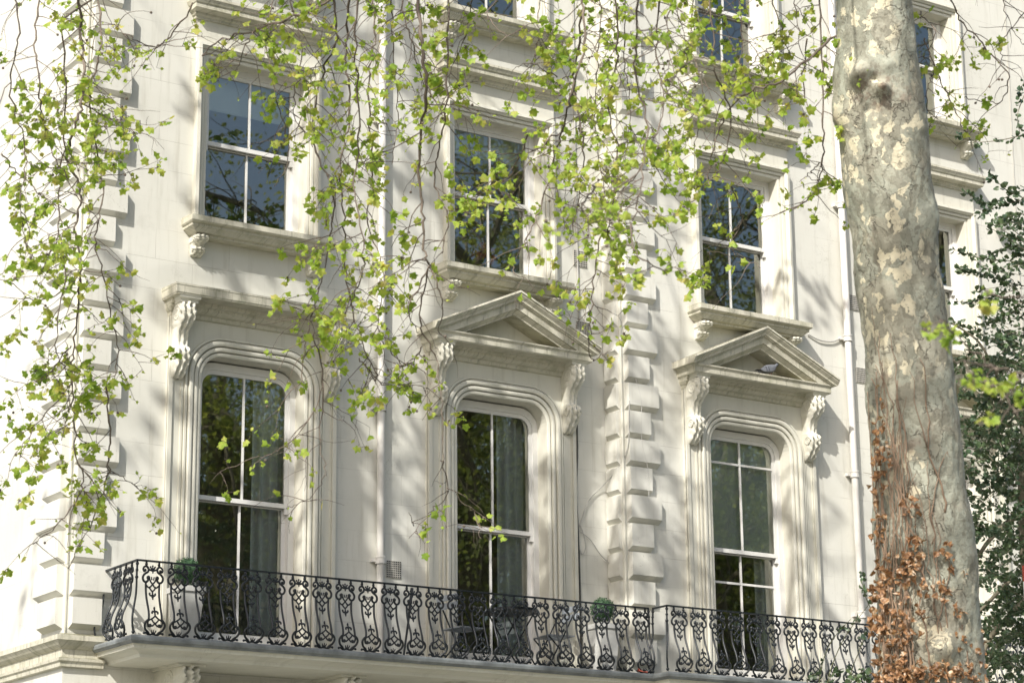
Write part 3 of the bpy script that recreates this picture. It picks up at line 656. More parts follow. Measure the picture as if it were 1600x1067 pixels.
# folding table
root = empty('folding_table', (15.66, -0.50, 5.2), 'dark folding bistro table on the balcony in front of the pedimented window', 'table')
m = MB(); m.tube([(0,0,0.70),(0,0,0.715)], 0.33, 24); m.tube([(0,0,0.68),(0,0,0.70)], 0.34, 24); put('tabletop', m, M_IRON, root)
for sx in (-1, 1):
    for sy in (-1, 1):
        m = MB(); m.tube([(sx*0.26, sy*0.17, 0.0), (0, sy*0.18, 0.35), (-sx*0.22, sy*0.17, 0.68)], 0.010, 6); put('leg', m, M_IRON, root)
M_STEEL = plain('grey painted steel', (0.30, 0.33, 0.36), 0.45, 0.5)
def chair(x, y, rz, label):
    root = empty('folding_chair', (x, y, 5.2), label, 'chair'); root.rotation_euler = (0, 0, rz)
    for k in range(5):
        m = MB(); m.box(-0.2, 0.2, -0.18+k*0.075, -0.12+k*0.075, 0.43, 0.445); put('slat', m, M_STEEL, root)
    for z in (0.66, 0.76):
        m = MB(); m.box(-0.2, 0.2, 0.235, 0.25, z, z+0.07); put('backrest', m, M_STEEL, root)
    for sx in (-1, 1):
        m = MB(); m.tube([(sx*0.2, -0.22, 0), (sx*0.2, 0.02, 0.43), (sx*0.2, 0.25, 0.86)], 0.010, 6); put('leg', m, M_IRON, root)
        m = MB(); m.tube([(sx*0.185, 0.24, 0), (sx*0.185, -0.18, 0.43)], 0.010, 6); put('leg', m, M_IRON, root)
chair(16.32, -0.45, radians(-95), 'grey slatted folding chair between the table and the topiary by the quoins')
chair(14.98, -0.48, radians(95), 'grey slatted folding chair between the table and the drainpipe')
m = MB(); m.tube([(14.00, -0.72, 5.2), (14.10, -0.66, 5.62), (14.19, -0.60, 6.05)], [0.012, 0.014, 0.020], 7); put('leaning_pole', m, M_IRON, None, 'dark thin pole leaning against the railing beside the drainpipe', 'pole')
m = MB(); rr = random.Random(3)
m.rows([[(17.18+0.035*i+rr.uniform(-.008,.008), -1.03+0.02*k, 5.205+abs(rr.gauss(0,0.016))) for i in range(5)] for k in range(5)]); put('cloth_scrap', m, plain('red cloth', (0.45,0.10,0.06), 0.8), None, 'small crumpled red scrap on the balcony edge', 'cloth', smooth=True)

# ------------------------------------------------------------------ pigeon
def pigeon(x, y, z, rz, label):
    root = empty('pigeon', (x, y, z), label, 'pigeon'); root.rotation_euler = (0, 0, rz)
    grey = plain('pigeon grey', (0.19,0.20,0.225), 0.8, 0.2, 0.15, 25); dark = plain('pigeon dark', (0.06,0.065,0.085), 0.6, 0.3)
    prof = [(-0.15,0.075,0.008,0.005),(-0.12,0.085,0.025,0.02),(-0.07,0.10,0.05,0.045),(-0.02,0.105,0.062,0.058),(0.04,0.112,0.062,0.062),(0.085,0.128,0.045,0.048),(0.105,0.150,0.03,0.032),(0.117,0.170,0.026,0.028),(0.135,0.180,0.024,0.024),(0.15,0.178,0.012,0.012),(0.156,0.176,0.003,0.003)]
    m = MB(); m.rows([[(px_, w*cos(2*pi*k/12), pz+h*sin(2*pi*k/12)) for k in range(13)] for px_, pz, w, h in prof]); put('body', m, grey, root, smooth=True)
    m = MB(); m.rows([[(-0.12,-0.025,0.086),(-0.12,0.025,0.086)],[(-0.21,-0.035,0.07),(-0.21,0.035,0.07)]]); m.rows([[(-0.12,-0.025,0.076),(-0.12,0.025,0.076)],[(-0.21,-0.035,0.066),(-0.21,0.035,0.066)]]); put('tail', m, dark, root)
    for sy in (-1, 1):
        m = MB(); m.rows([[(-0.14+0.03*i, sy*(0.052+0.012*sin(pi*i/7)*(1-abs(j-2)/3)), 0.075+0.012*i*0.35+0.018*(j-2)*sin(pi*(i+1)/9)) for i in range(8)] for j in range(5)]); w = put('wing', m, grey, root, smooth=True)
        for bx in (-0.075, -0.035):
            m = MB(); m.quad((bx, sy*0.070, 0.065), (bx+0.014, sy*0.070, 0.065), (bx-0.004, sy*0.070, 0.115), (bx-0.018, sy*0.070, 0.115)); put('wing_bar', m, dark, w)
        m = MB(); m.tube([(0.02, sy*0.02, 0.06), (0.025, sy*0.022, 0.02), (0.02, sy*0.022, 0.0), (0.045, sy*0.022, 0.002)], 0.004, 5); put('leg', m, plain('pigeon foot', (0.4,0.15,0.13)), root)
    m = MB(); m.tube([(0.15,0,0.176),(0.172,0,0.170)], [0.006,0.001], 5); put('beak', m, dark, root)
pigeon(19.80, Y2-0.27, 9.372, radians(-8), 'grey pigeon with dark wing bars resting in the pediment')

# ------------------------------------------------------------------ plane tree trunk
T0 = 17.0
TR = [(-700,1302,1402),(-300,1302,1410),(-120,1302,1418),(0,1305,1424),(90,1305,1434),(150,1303,1441),(185,1305,1446),(230,1313,1450),(300,1320,1459),(350,1327,1464),(430,1337,1472),(535,1349,1484),(620,1355,1494),(710,1360,1504),(780,1364,1512),(850,1367,1521),(950,1370,1531),(1067,1374,1542),(1300,1382,1568),(1600,1385,1600)]
def trk(py):
    for i in range(len(TR)-1):
        if TR[i][0] <= py <= TR[i+1][0]:
            q = (py-TR[i][0])/(TR[i+1][0]-TR[i][0]); return tuple(TR[i][k]+(TR[i+1][k]-TR[i][k])*q for k in (1, 2))
    return TR[-1][1:] if py > TR[-1][0] else TR[0][1:]
def surf(px, py, lift=0.0):
    l, r = trk(py); c, h = (l+r)/2, (r-l)/2; s_ = max(-1, min(1, (px-c)/h)); R = h*T0/F_PX
    return P(px, py, T0 - R*sqrt(max(0, 1-s_*s_)) - lift)
BUMPS = [((1348,114),0.075,0.12),((1379,141),0.042,0.12),((1336,126),0.05,0.05),((1360,166),0.06,-0.03),((1366,122),0.025,-0.05),((1385,104),0.05,0.03),((1306,180),0.14,0.03),((1474,1012),0.10,0.095),((1455,340),0.12,0.03),((1440,775),0.10,0.03),((1420,880),0.12,0.02),((1395,360),0.16,0.02),((1340,620),0.12,0.02),((1465,900),0.15,-0.02)]
BUMPS = [(surf(*p), s_, h) for p, s_, h in BUMPS]
from mathutils import noise as mn
tree = empty('plane_tree', P(1560, 1900, T0), 'mottled plane tree trunk with dead ivy and long leafy hanging twigs', 'tree')
TREE0 = P(1490, 1490, T0); TREE0.z = 0.12; tree.location = TREE0
def plates(p):
    q = Vector((p.x, p.y, p.z*0.5)) + mn.noise_vector(p*4)*0.10
    dd, pt = mn.voronoi(q*9.0)
    k = mn.cell(Vector(pt[0])*7.3)
    return (0.005*k - 0.002) * min(1.0, (dd[1]-dd[0])*7) + mn.noise(p*19)*0.004
m = MB(); R = []; py = -760.0; NA = 150
while True:
    l, r = trk(py); c = P((l+r)/2, py, T0); rad = (r-l)/2*T0/F_PX
    if py > 1100: rad *= 1 + ((py-1100)/600)**2*0.5
    row = []
    for k in range(NA+1):
        t = 2*pi*k/NA; d = RGT*cos(t) + Vector((-RGT.y, RGT.x, 0)).normalized()*sin(t)
        p = c + d*rad
        nz = mn.noise(p*2.2)*0.022 + mn.noise(p*6.5)*0.010 + plates(p)
        for bp, bs_, bh in BUMPS:
            q = (p-bp).length_squared/(bs_*bs_)
            if q < 8: nz += bh*exp(-q)
        row.append(p + d*nz)
    R.append(row)
    if c.z < 0.05: break
    py += 4.0 if -60 < py < 1090 else 30.0
m.rows(R); fix(put('trunk', m, M_BARK, smooth=True), tree)
TOPC = P(1352, -760, T0)
# limbs above the frame
def bough(pts, r0, r1, n=9, jit=0.12, seed=1):
    rr = random.Random(seed); pp = smoothpath([tuple(p) for p in pts], 6)
    pp = [Vector(p) + Vector((rr.gauss(0,jit), rr.gauss(0,jit), rr.gauss(0,jit)*0.6))*(0 if i < 2 else 1) for i, p in enumerate(pp)]
    L = len(pp); mb = MB(); mb.tube(pp, [r0+(r1-r0)*(k/(L-1))**0.8 for k in range(L)], n); return mb, pp
LIMBS = []
for i, (pts, r0, r1) in enumerate([
    ([TOPC-Vector((0,0,.3)), TOPC+Vector((-1.0,-0.5,1.2)), TOPC+Vector((-3.6,-1.2,2.0)), TOPC+Vector((-7.0,-1.0,2.2)), TOPC+Vector((-10.5,-0.2,1.6)), TOPC+Vector((-12.5,0.6,0.6))], 0.20, 0.05),
    ([TOPC-Vector((0,0,.3)), TOPC+Vector((-0.6,0.8,1.8)), TOPC+Vector((-2.5,2.2,3.8)), TOPC+Vector((-5.0,3.6,5.4)), TOPC+Vector((-8.0,4.4,6.8))], 0.19, 0.04),
    ([TOPC-Vector((0,0,.3)), TOPC+Vector((0.4,0.2,2.5)), TOPC+Vector((0.8,0.4,6.0)), TOPC+Vector((0.6,-0.4,10.0)), TOPC+Vector((1.2,-0.6,13.5))], 0.22, 0.04),
    ([TOPC-Vector((0,0,.3)), TOPC+Vector((-0.8,-1.0,1.4)), TOPC+Vector((-2.6,-2.6,2.2)), TOPC+Vector((-5.0,-4.2,2.6)), TOPC+Vector((-8.0,-5.6,2.8))], 0.17, 0.04),
    ([TOPC-Vector((0,0,.3)), TOPC+Vector((1.0,0.3,1.6)), TOPC+Vector((3.2,1.0,3.0)), TOPC+Vector((6.0,1.4,3.6)), TOPC+Vector((8.5,1.2,3.4))], 0.17, 0.04)]):
    mb, pp = bough(pts, r0, r1, seed=20+i); fix(put('limb', mb, M_LIMB, smooth=True), tree); LIMBS.append(pp)

# ------------------------------------------------------------------ hanging twigs with young leaves
def leaf_pts(fold=0.35):
    half = [(0.10,0.0),(0.44,0.03),(0.42,0.18),(0.40,0.27),(0.60,0.52),(0.46,0.60),(0.29,0.63),(0.22,0.80),(0.0,1.0)]
    o = [(0,0)] + half + [(-x, y) for x, y in reversed(half[:-1])]
    pts = [(0.0, 0.34, 0.0)] + [(x, y, -fold*abs(x) - 0.22*(y-0.3)**2 + 0.04*sin(9*y+5*x)) for x, y in o]
    return pts, [(0, i, i % (len(pts)-1) + 1) for i in range(1, len(pts))]
LEAFV = [leaf_pts(f) for f in (0.15, 0.45, 0.75)]
ME_LEAF = []
for v, f in LEAFV:
    me = bpy.data.meshes.new('leaf'); me.from_pydata(v, [], f); me.update(); me.materials.append(M_LEAF); ME_LEAF.append(me)
LEAVES = []           # (matrix, variant, apparent size, branch)
def frame_m(pos, d, nrm, s_):
    d = d.normalized(); n_ = nrm - d*nrm.dot(d)
    if n_.length < 1e-4: n_ = d.orthogonal()
    n_.normalize(); x = d.cross(n_)
    mt = Matrix((x*s_, d*s_, n_*s_)).transposed().to_4x4(); mt.translation = pos; return mt
def rv(rr): return Vector((rr.gauss(0,1), rr.gauss(0,1), rr.gauss(0,1)))
def add_leaf(rr, pos, t, size, br, mb):
    d = rv(rr)*0.75 + Vector((0,0,-0.55)); d.normalize()
    pet = pos + (d+rv(rr)*0.35)*size*rr.uniform(0.3,0.9)
    mb.tube([pos, pet], 0.0016, 3, False)
    nrm = -FWD*0.7 + Vector((0,0,0.5)) + SUNV*0.4 + rv(rr)*0.75
    LEAVES.append((frame_m(pet, d, nrm, size), rr.randrange(3), size/t, br))
def grow(rr, mb, p, d, length, r, t, br, leafy, lvl):
    n = max(3, int(length/0.06)); step = length/n; pts = [p.copy()]; pos = p.copy()
    for i in range(n):
        d = (d + rv(rr)*0.19 + Vector((0,0,-0.11))).normalized(); pos = pos + d*step; pts.append(pos.copy())
        if lvl < 2 and rr.random() < (0.20 if lvl == 0 else 0.16):
            sd = (d*0.6 + rv(rr)*0.75).normalized(); grow(rr, mb, pos, sd, length*rr.uniform(0.25,0.6), r*0.6, t, br, leafy, lvl+1)
        if rr.random() < 0.10*leafy:
            add_leaf(rr, pos, t, rr.uniform(0.03,0.07), br, mb)
        if rr.random() < 0.22*leafy: add_leaf(rr, pos, t, rr.uniform(0.014,0.032), br, mb)
    mb.tube(pts, [r*(1-0.65*k/n) for k in range(n+1)], 4)
    k = rr.choice((0,0,2,4,5,7,9)) if leafy > 0.3 else rr.choice((0,0,1))
    if rr.random() > leafy: k = 0
    for j in range(k): add_leaf(rr, pos, t, rr.choice((rr.uniform(0.018,0.04), rr.uniform(0.035,0.075), rr.uniform(0.025,0.052)))*(0.66 if t < 12 else 1), br, mb)
    if rr.random() < 0.12: mb.ball(tuple(pos), 0.011, 6, 4)
S = []   # pixel polyline, depth, radius in mm, leafiness, twigs per metre
def st(pts, t, r=6, leafy=0.8, tw=6.0, up=True, tl=0.45): S.append((pts, t, r/1000, leafy, tw, up, tl))
st([(120,-20),(128,60),(132,140),(118,200),(105,250),(128,300),(118,360),(125,430),(118,520),(112,600),(118,690),(130,760),(140,830)],17.5,12,.85,8)
st([(62,-20),(55,60),(62,130),(66,190),(78,230),(110,290),(140,330)],16.8,8,.75,7)
st([(150,-20),(158,70),(142,140),(150,230),(160,300),(150,380),(165,450),(182,540),(178,600)],18,9,.7,8)
st([(20,-20),(30,60),(16,140),(40,240),(30,330),(48,400)],16.2,7,.9,7)
st([(165,600),(172,680),(165,750),(150,800),(107,888)],17.6,7,.15,2,False)
st([(98,30),(102,200),(92,330),(100,420),(88,540),(110,600),(95,690)],17,7,.95,9)
st([(300,10),(262,62),(240,72),(205,60),(180,40)],17.2,6,.5,6,False)
st([(118,440),(60,470),(15,440)],17.2,5,.7,7,False); st([(112,600),(60,660),(30,715)],17.3,5,1,9,False); st([(112,540),(70,590),(40,600)],17.3,5,.8,8,False)
st([(132,760),(95,815),(52,850)],17.5,5,.5,8,False); st([(165,730),(190,745),(214,760)],17.6,4,.9,9,False); st([(130,160),(160,180),(190,190)],17.4,5,.95,10,False)
st([(0,240),(40,280),(90,330)],17,6,.5,5,False); st([(170,170),(195,200),(232,212)],17.6,4,.4,5,False)
st([(545,-15),(480,20),(400,45),(340,66),(315,90)],16.8,10,.8,7,False); st([(400,45),(380,80),(370,110)],16.8,5,.9,8,False)
st([(520,-20),(525,60),(500,130),(490,220),(520,300),(515,380),(500,450),(480,520),(470,600)],17.2,9,.85,8)
st([(545,-20),(540,80),(548,170),(530,260),(537,330),(540,430),(560,520),(590,585)],18,10,.75,8)
st([(490,520),(505,600),(480,660),(440,700),(405,715)],17.2,5,.7,5,False); st([(505,600),(500,690),(508,740),(480,778),(445,794)],17.2,4,.25,3,False)
st([(432,-20),(415,60),(432,150),(452,240),(430,290)],17.5,6,.7,6); st([(452,-20),(470,90),(460,170),(490,230)],17,6,.8,7)
st([(562,-20),(555,70),(562,200),(555,300),(570,400),(550,470),(522,510)],16.6,8,.9,8); st([(500,480),(470,500),(460,480)],17,4,.9,9,False)
st([(560,560),(600,600),(650,600),(668,612)],18,5,.95,9,False,0.3)
st([(580,-20),(586,50),(576,130),(582,260),(576,350),(600,430),(592,520),(640,575)],18.4,8,.8,8)
st([(655,-20),(658,60),(666,140),(655,230),(660,330),(665,400),(672,415)],17,17,.45,5)
st([(672,415),(640,480),(652,520)],17,6,.2,5,False); st([(672,415),(690,470),(686,520)],17,6,.2,5,False); st([(672,415),(655,500),(682,560),(690,640),(692,720)],17,6,.15,3,False)
st([(690,720),(700,770),(672,800),(640,840)],17,4,.5,6,False,.3); st([(700,765),(740,800),(752,840)],17,3,.6,7,False,.3); st([(648,822),(640,800)],17,3,.6,6,False,.2)
st([(700,-20),(697,150),(686,230),(680,290),(700,340),(692,395)],17.4,9,.5,6); st([(620,-20),(642,60),(662,130),(690,170)],17.8,7,.85,8)
st([(610,-20),(615,90),(622,180),(610,260)],18.5,6,.8,8); st([(740,-20),(730,50),(700,120),(720,140)],17.3,5,.9,8); st([(660,540),(640,570),(600,560)],17.5,4,.8,9,False,.3)
st([(905,-20),(915,60),(892,150),(880,200),(862,260),(842,330),(815,390)],16.6,11,.75,6); st([(880,205),(820,238),(765,238)],16.6,6,.75,6,False)
st([(760,20),(790,55),(820,45)],16.5,5,.9,8); st([(825,210),(800,270),(752,305),(725,335)],16.6,5,.85,6,False); st([(780,270),(760,300)],16.6,4,1,9,False)
st([(910,20),(897,120),(906,190),(912,240),(905,300),(890,380)],17.4,8,.6,6,False); st([(820,380),(800,420),(830,440)],16.6,4,.6,6,False); st([(870,120),(830,100),(800,110)],16.8,4,.7,6,False)
st([(850,-20),(840,40),(862,90)],16.9,5,.9,8)
st([(960,-20),(966,80),(950,160),(966,250),(955,340),(945,380)],17.6,9,.85,8); st([(1000,-20),(992,100),(1010,200),(1000,300),(985,350)],14.0,8,.85,8)
st([(1030,-20),(1026,90),(1036,170),(1002,260),(972,300)],16.4,8,.9,8); st([(1052,-20),(1042,60),(1062,140)],15,6,1,9); st([(945,330),(930,430),(922,500),(925,560),(955,545)],16.8,6,.8,6,False)
st([(985,350),(1000,400),(1045,430)],13.0,6,.9,8,False,.3); st([(940,-20),(935,90),(930,200),(945,300)],17.9,6,.8,8); st([(980,-20),(975,90),(985,170),(975,260)],18.5,6,.7,8)
st([(930,290),(910,330),(960,340)],11.5,5,1,12,False,.25); st([(1040,130),(1062,110),(1080,60)],11.5,5,1,12,False,.25)
st([(1282,-20),(1283,80),(1286,200),(1284,260),(1272,300),(1240,330)],17.2,9,.7,7); st([(1312,50),(1230,120),(1160,150),(1122,210),(1100,300)],17,10,.75,7,False)
st([(1110,-20),(1116,100),(1142,180),(1130,250),(1104,290)],16.8,8,.9,8); st([(1200,-20),(1222,60),(1182,90),(1150,150)],17.4,6,.85,8); st([(1140,290),(1160,340),(1142,390),(1190,420)],17,5,.3,3,False)
st([(1262,60),(1256,150),(1282,180)],17.2,6,.7,7,False); st([(1086,-20),(1080,70),(1100,150),(1085,230)],17.7,6,.9,8); st([(1150,-20),(1160,70),(1145,130)],17.5,6,.9,8); st([(1240,-20),(1250,60),(1262,110)],17.6,5,.7,7)
st([(1105,390),(1110,420),(1105,440)],16.8,3,.7,7,False,.2); st([(1283,255),(1262,275),(1300,290)],17.2,4,.8,9,False,.25)
st([(1482,-10),(1500,30),(1540,75),(1575,120),(1562,160),(1505,152)],18.5,8,.25,4); st([(1442,60),(1472,130),(1500,190),(1510,212)],18.2,6,.6,6,False); st([(1605,15),(1570,60),(1562,100)],18.6,5,.12,8,False); st([(1440,20),(1460,50),(1445,90)],17.6,5,.9,8,False); st([(1460,110),(1448,150),(1455,190)],17.9,4,.8,8,False); st([(1560,-20),(1580,40),(1600,70)],19,5,.12,7)
st([(1640,600),(1592,585),(1545,572),(1488,562)],9.5,5,1,8,False,.16); st([(1545,572),(1500,530),(1462,492)],9.5,4,1,7,False,.10); st([(1592,585),(1575,620),(1590,650)],9.5,4,1,7,False,.14); st([(1620,450),(1590,465),(1545,455)],9.8,4,1,7,False,.14)
for si, (pts, t, r, leafy, tw, up, tl) in enumerate(S):
    rr = random.Random(100+si); mb = MB()
    w = smoothpath([P(x, y, t+0.25*sin(i*1.7+si)) for i, (x, y) in enumerate(pts)], 8)
    w = [Vector(p)+rv(rr)*0.008 for p in w]
    if up:
        top = w[0]; cand = [q for l in LIMBS[:2] + LIMBS[4:] for q in l]
        tgt = min(cand, key=lambda q: (q-top).length); e = [tgt, tgt*0.62+top*0.38+Vector((rr.gauss(0,.15), rr.gauss(0,.15), 0.25)), tgt*0.25+top*0.75+Vector((rr.gauss(0,.08), rr.gauss(0,.08), 0.1))]
        w = [Vector(q) for q in smoothpath([tuple(q) for q in e] + [tuple(top)], 4)[:-1]] + w
    L = len(w); mb.tube(w, [(r*(1.15-0.75*k/(L-1))+0.001)*0.82*(1+0.18*sin(k*1.9+si)) for k in range(L)], 6)
    for i in range(1, L):
        seg = (w[i]-w[i-1]).length
        if up and i < 12: continue
        k = tw*seg*1.1; k = int(k) + (1 if rr.random() < k-int(k) else 0)
        for j in range(k):
            d = (w[i]-w[i-1]).normalized()*0.3 + (RGT*rr.choice((-1,1))*rr.uniform(.3,1) + UPV*rr.uniform(-.5,.35) + FWD*rr.gauss(0,.4))
            grow(rr, mb, w[i], d.normalized(), tl*rr.uniform(0.35,1.15), 0.0026+r*0.13, t, si, leafy, 0)
    S[si] = fix(put('hanging_branch', mb, M_TWIG, smooth=True), tree)
def inview(p):
    q = p-CAM; z = q.dot(FWD); x = 800+F_PX*q.dot(RGT)/z; y = 533.5-F_PX*q.dot(UPV)/z; return -10 < x < 1610 and -10 < y < 1077
big = sorted([i for i, l in enumerate(LEAVES) if inview(l[0].translation)], key=lambda i: -LEAVES[i][2])[:300]
bs_ = set(big); print('LEAVES', len(LEAVES))
def bake(leaves, variants):
    mb = MB()
    for mt, vi, *_ in leaves:
        v, f = variants[vi]; n = len(mb.v); mb.v += [tuple(mt @ Vector(p)) for p in v]; mb.f += [tuple(n+i for i in q) for q in f]
    return mb
for i in big:
    mt, vi, sz, br = LEAVES[i]; o = put('leaf', ME_LEAF[vi], None, S[br]); o.matrix_parent_inverse = Matrix.Translation(-TREE0) @ Matrix.Identity(4); o.matrix_parent_inverse = Matrix.Identity(4); o.matrix_basis = mt
fix(put('foliage', bake([l for i, l in enumerate(LEAVES) if i not in bs_], LEAFV), M_LEAF, kind='stuff'), tree)

# ------------------------------------------------------------------ dead ivy on the trunk
ivy = empty('dead_ivy', TREE0, 'dead ivy with brown curled leaves and bare stems climbing the plane trunk', 'ivy')
rr = random.Random(77); DRY = []
def dry_pts(c):
    o = [(0,0),(.32,.10),(.48,.38),(.30,.62),(.10,.72),(0,1),(-.14,.70),(-.36,.58),(-.46,.34),(-.28,.08)]
    pts = [(0,.38,.02)] + [(x*(1-.25*c), y, -c*x*x*1.6 + c*.5*(y-.4)**2 + .07*sin(7*x+4*y)) for x, y in o]
    return pts, [(0, i, i % 10 + 1) for i in range(1, 11)]
DRYV = [dry_pts(c) for c in (-0.5, 0.5, 1.0, 1.5)]; ME_DRY = []
for v, f in DRYV:
    me = bpy.data.meshes.new('dry_leaf'); me.from_pydata(v, [], f); me.update(); me.materials.append(M_DRY); ME_DRY.append(me)
def stem(x0, y0, y1, x1=None, r=0.006, wob=9):
    pts = []; x = x0; n = max(4, int(abs(y1-y0)/14)); dr = 0
    for k in range(n+1):
        q = k/n; py = y0+(y1-y0)*q; l, rgt = trk(py); dr = dr*0.8 + rr.gauss(0, wob*0.35)
        tgt = x0 if x1 is None else x0+(x1-x0)*q
        base = (l+ (tgt-trk(y0)[0]) ) if x1 is None else tgt
        x = max(l+1, min(rgt-1, base+dr)); pts.append(surf(x, py, 0.012))
    m = MB(); m.tube(pts, [r*(1.1-0.7*k/n) for k in range(n+1)], 5); fix(put('stem', m, M_VINE, smooth=True), ivy); return pts
for k in range(16): stem(1375+k*3.4, 1090, rr.uniform(560,820), None, rr.uniform(.004,.010), 6)
for k in range(8): stem(1512+k*3.4, 1090, rr.uniform(590,760), 1470+k*8, rr.uniform(.004,.009), 5)
for a in ((1500,880,600,1476),(1476,800,560,1440),(1440,900,520,1368),(1420,1000,700,1380),(1450,1090,740,1430),(1480,1090,800,1452),(1500,1090,720,1445),(1405,1090,760,1372),(1460,960,690,1410),(1430,860,570,1366),(1446,700,580,1420),(1412,1090,820,1440),(1436,1090,640,1400),(1470,1000,770,1500),(1490,1090,860,1512),(1400,800,480,1362),(1420,760,520,1395),(1458,850,600,1490),(1384,900,620,1410)): stem(a[0],a[1],a[2],a[3],rr.uniform(.004,.007),9)
CL = [(1374,690,6,60,16),(1372,760,8,50,14),(1500,1045,26,16,22),(1440,1055,30,12,24),(1390,1040,26,34,58),(1400,960,24,44,46),(1380,900,16,30,34),(1412,880,14,22,22),(1370,960,10,40,16),(1376,760,6,50,10),(1376,830,8,30,10),(1440,910,10,16,10),(1470,920,12,12,10),(1478,860,8,16,7),(1432,835,9,14,10),(1430,790,9,16,6),(1412,785,4,12,4),(1385,705,5,14,4),(1438,960,6,30,8),(1500,945,8,14,6),(1505,1000,12,10,7),(1528,1020,7,24,10),(1530,1060,12,8,9),(1450,1050,14,8,9),(1490,1055,12,8,6),(1416,1050,14,14,18),(1462,1045,8,10,6),(1360,915,8,10,5),(1362,985,6,14,5),(1508,890,4,4,2),(1436,870,10,12,8),(1488,880,6,10,4),(1365,1055,8,12,6)]
for cx_, cy_, sx_, sy_, n_ in CL:
    for k in range(int(n_*1.35)):
        x, y = rr.gauss(cx_, sx_*0.8), rr.gauss(cy_, sy_*0.7)
        if y > 1085: continue
        l, rg = trk(y); x = max(l-6, min(rg+3, x)); p = surf(x, y, rr.uniform(0.02,0.07))
        d = Vector((0,0,-1))*0.8 + rv(rr)*0.7; nrm = -FWD + rv(rr)*1.3 + Vector((0,0,.3))
        DRY.append((frame_m(p, d, nrm, rr.uniform(0.03,0.072)), rr.randrange(4)))
rr.shuffle(DRY)
for mt, vi in DRY[:300]:
    o = put('leaf', ME_DRY[vi], None, ivy); o.matrix_parent_inverse = Matrix.Translation(-TREE0); o.matrix_basis = mt
if len(DRY) > 300: fix(put('leaves', bake(DRY[300:], DRYV), M_DRY, kind='stuff'), ivy)

# ------------------------------------------------------------------ evergreen behind the trunk
HB = P(1590, 1700, 23.0); HB.z = 0.12
hol = empty('evergreen_tree', HB, 'dark glossy evergreen tree with small leaves standing behind the plane trunk', 'tree')
rr = random.Random(9); HL = []
def hol_v(w):
    o = [(0,0),(.5*w,.18),(.8*w,.45),(.6*w,.75),(0,1),(-.6*w,.75),(-.8*w,.45),(-.5*w,.18)]
    return [(0,.5,.0)] + [(x, y, -.35*abs(x)+.05*sin(8*y)) for x, y in o], [(0, i, i % 8 + 1) for i in range(1, 9)]
HV = [hol_v(.42), hol_v(.55), hol_v(.36)]; ME_H = []
for v, f in HV:
    me = bpy.data.meshes.new('evergreen_leaf'); me.from_pydata(v, [], f); me.update(); me.materials.append(M_HOLLY); ME_H.append(me)
hb = MB()
def sprig(pts, t, n, size=0.052, r=0.005):
    w = [Vector(p) for p in smoothpath([P(x, y, t+rr.gauss(0,.12)) for x, y in pts], 6)]
    hb.tube(w, [r*(1.2-0.8*k/(len(w)-1)) for k in range(len(w))], 5)
    for k in range(n):
        q = rr.random()**0.8*(len(w)-1.001); i = int(q); p = w[i].lerp(w[i+1], q-i); ax = (w[i+1]-w[i]).normalized()
        d = ax*0.6 + rv(rr)*0.65
        HL.append((frame_m(p+rv(rr)*0.012, d, Vector((0,0,1))*0.8-FWD*0.5+rv(rr)*0.7, size*rr.uniform(.7,1.25)), rr.randrange(3), size))
trunkp = [(1660,1700),(1640,1300),(1622,1050),(1600,800),(1610,560),(1625,330),(1640,150)]
w = [Vector(p) for p in smoothpath([P(x, y, 23.3) for x, y in trunkp], 6)]; w[0].z = 0.1
m = MB(); m.tube(w, [0.11-0.09*k/(len(w)-1) for k in range(len(w))], 9); fix(put('trunk', m, M_LIMB, smooth=True), hol)
for pts, r in (([(1622,800),(1580,812),(1545,845),(1522,880),(1500,910)],.03),([(1615,880),(1580,905),(1545,940),(1520,965)],.028),([(1610,930),(1580,960),(1545,1000),(1520,1067),(1505,1120)],.035),([(1610,700),(1585,640),(1560,590),(1545,560),(1525,530),(1488,505)],.020)):
    w = [Vector(p) for p in smoothpath([P(x, y, 23.1) for x, y in pts], 6)]; m = MB(); m.tube(w, [r*(1.1-.7*k/(len(w)-1)) for k in range(len(w))], 7); fix(put('limb', m, M_LIMB, smooth=True), hol)
for pts, n in (([(1620,205),(1570,218),(1525,222),(1498,212)],26),([(1640,280),(1590,300),(1545,318),(1508,300)],55),([(1600,310),(1570,295),(1545,270)],22),([(1640,300),(1600,312),(1560,322),(1530,335)],45),([(1640,380),(1610,365),(1585,345),(1576,340)],34),([(1640,430),(1590,410),(1540,405),(1490,390)],60),([(1640,450),(1590,445),(1540,430),(1495,420)],62),([(1640,370),(1615,390),(1580,385),(1545,400)],44),([(1640,470),(1600,480),(1560,500),(1510,520)],60),([(1640,520),(1600,520),(1550,530),(1488,500)],50),([(1640,500),(1590,470),(1545,465),(1512,475)],48),([(1600,150),(1590,180),(1594,210)],14),([(1625,110),(1600,130),(1590,150)],16),([(1400,730),(1370,740),(1348,738)],0)):
    sprig(pts, rr.uniform(22.4,23.6), int(n*1.5), 0.058)
for k in range(350):
    y = rr.uniform(540,1110); xm = 1500 + (18 if y > 700 else 0) + 22*sin(y*0.021+1)
    if 850 < y < 1010 and rr.random() < 0.45: xm += 45
    x0 = rr.uniform(xm+10, 1660); a = rr.uniform(-1,1)
    ln = rr.uniform(35,75); pts = [(x0, y), (x0-ln*.4*cos(a), y-ln*.4*sin(a)-4), (x0-ln*cos(a), y-ln*sin(a)+rr.uniform(-8,10))]
    sprig(pts, rr.uniform(22.0,24.6), int(rr.uniform(18,34)), 0.056, 0.004)
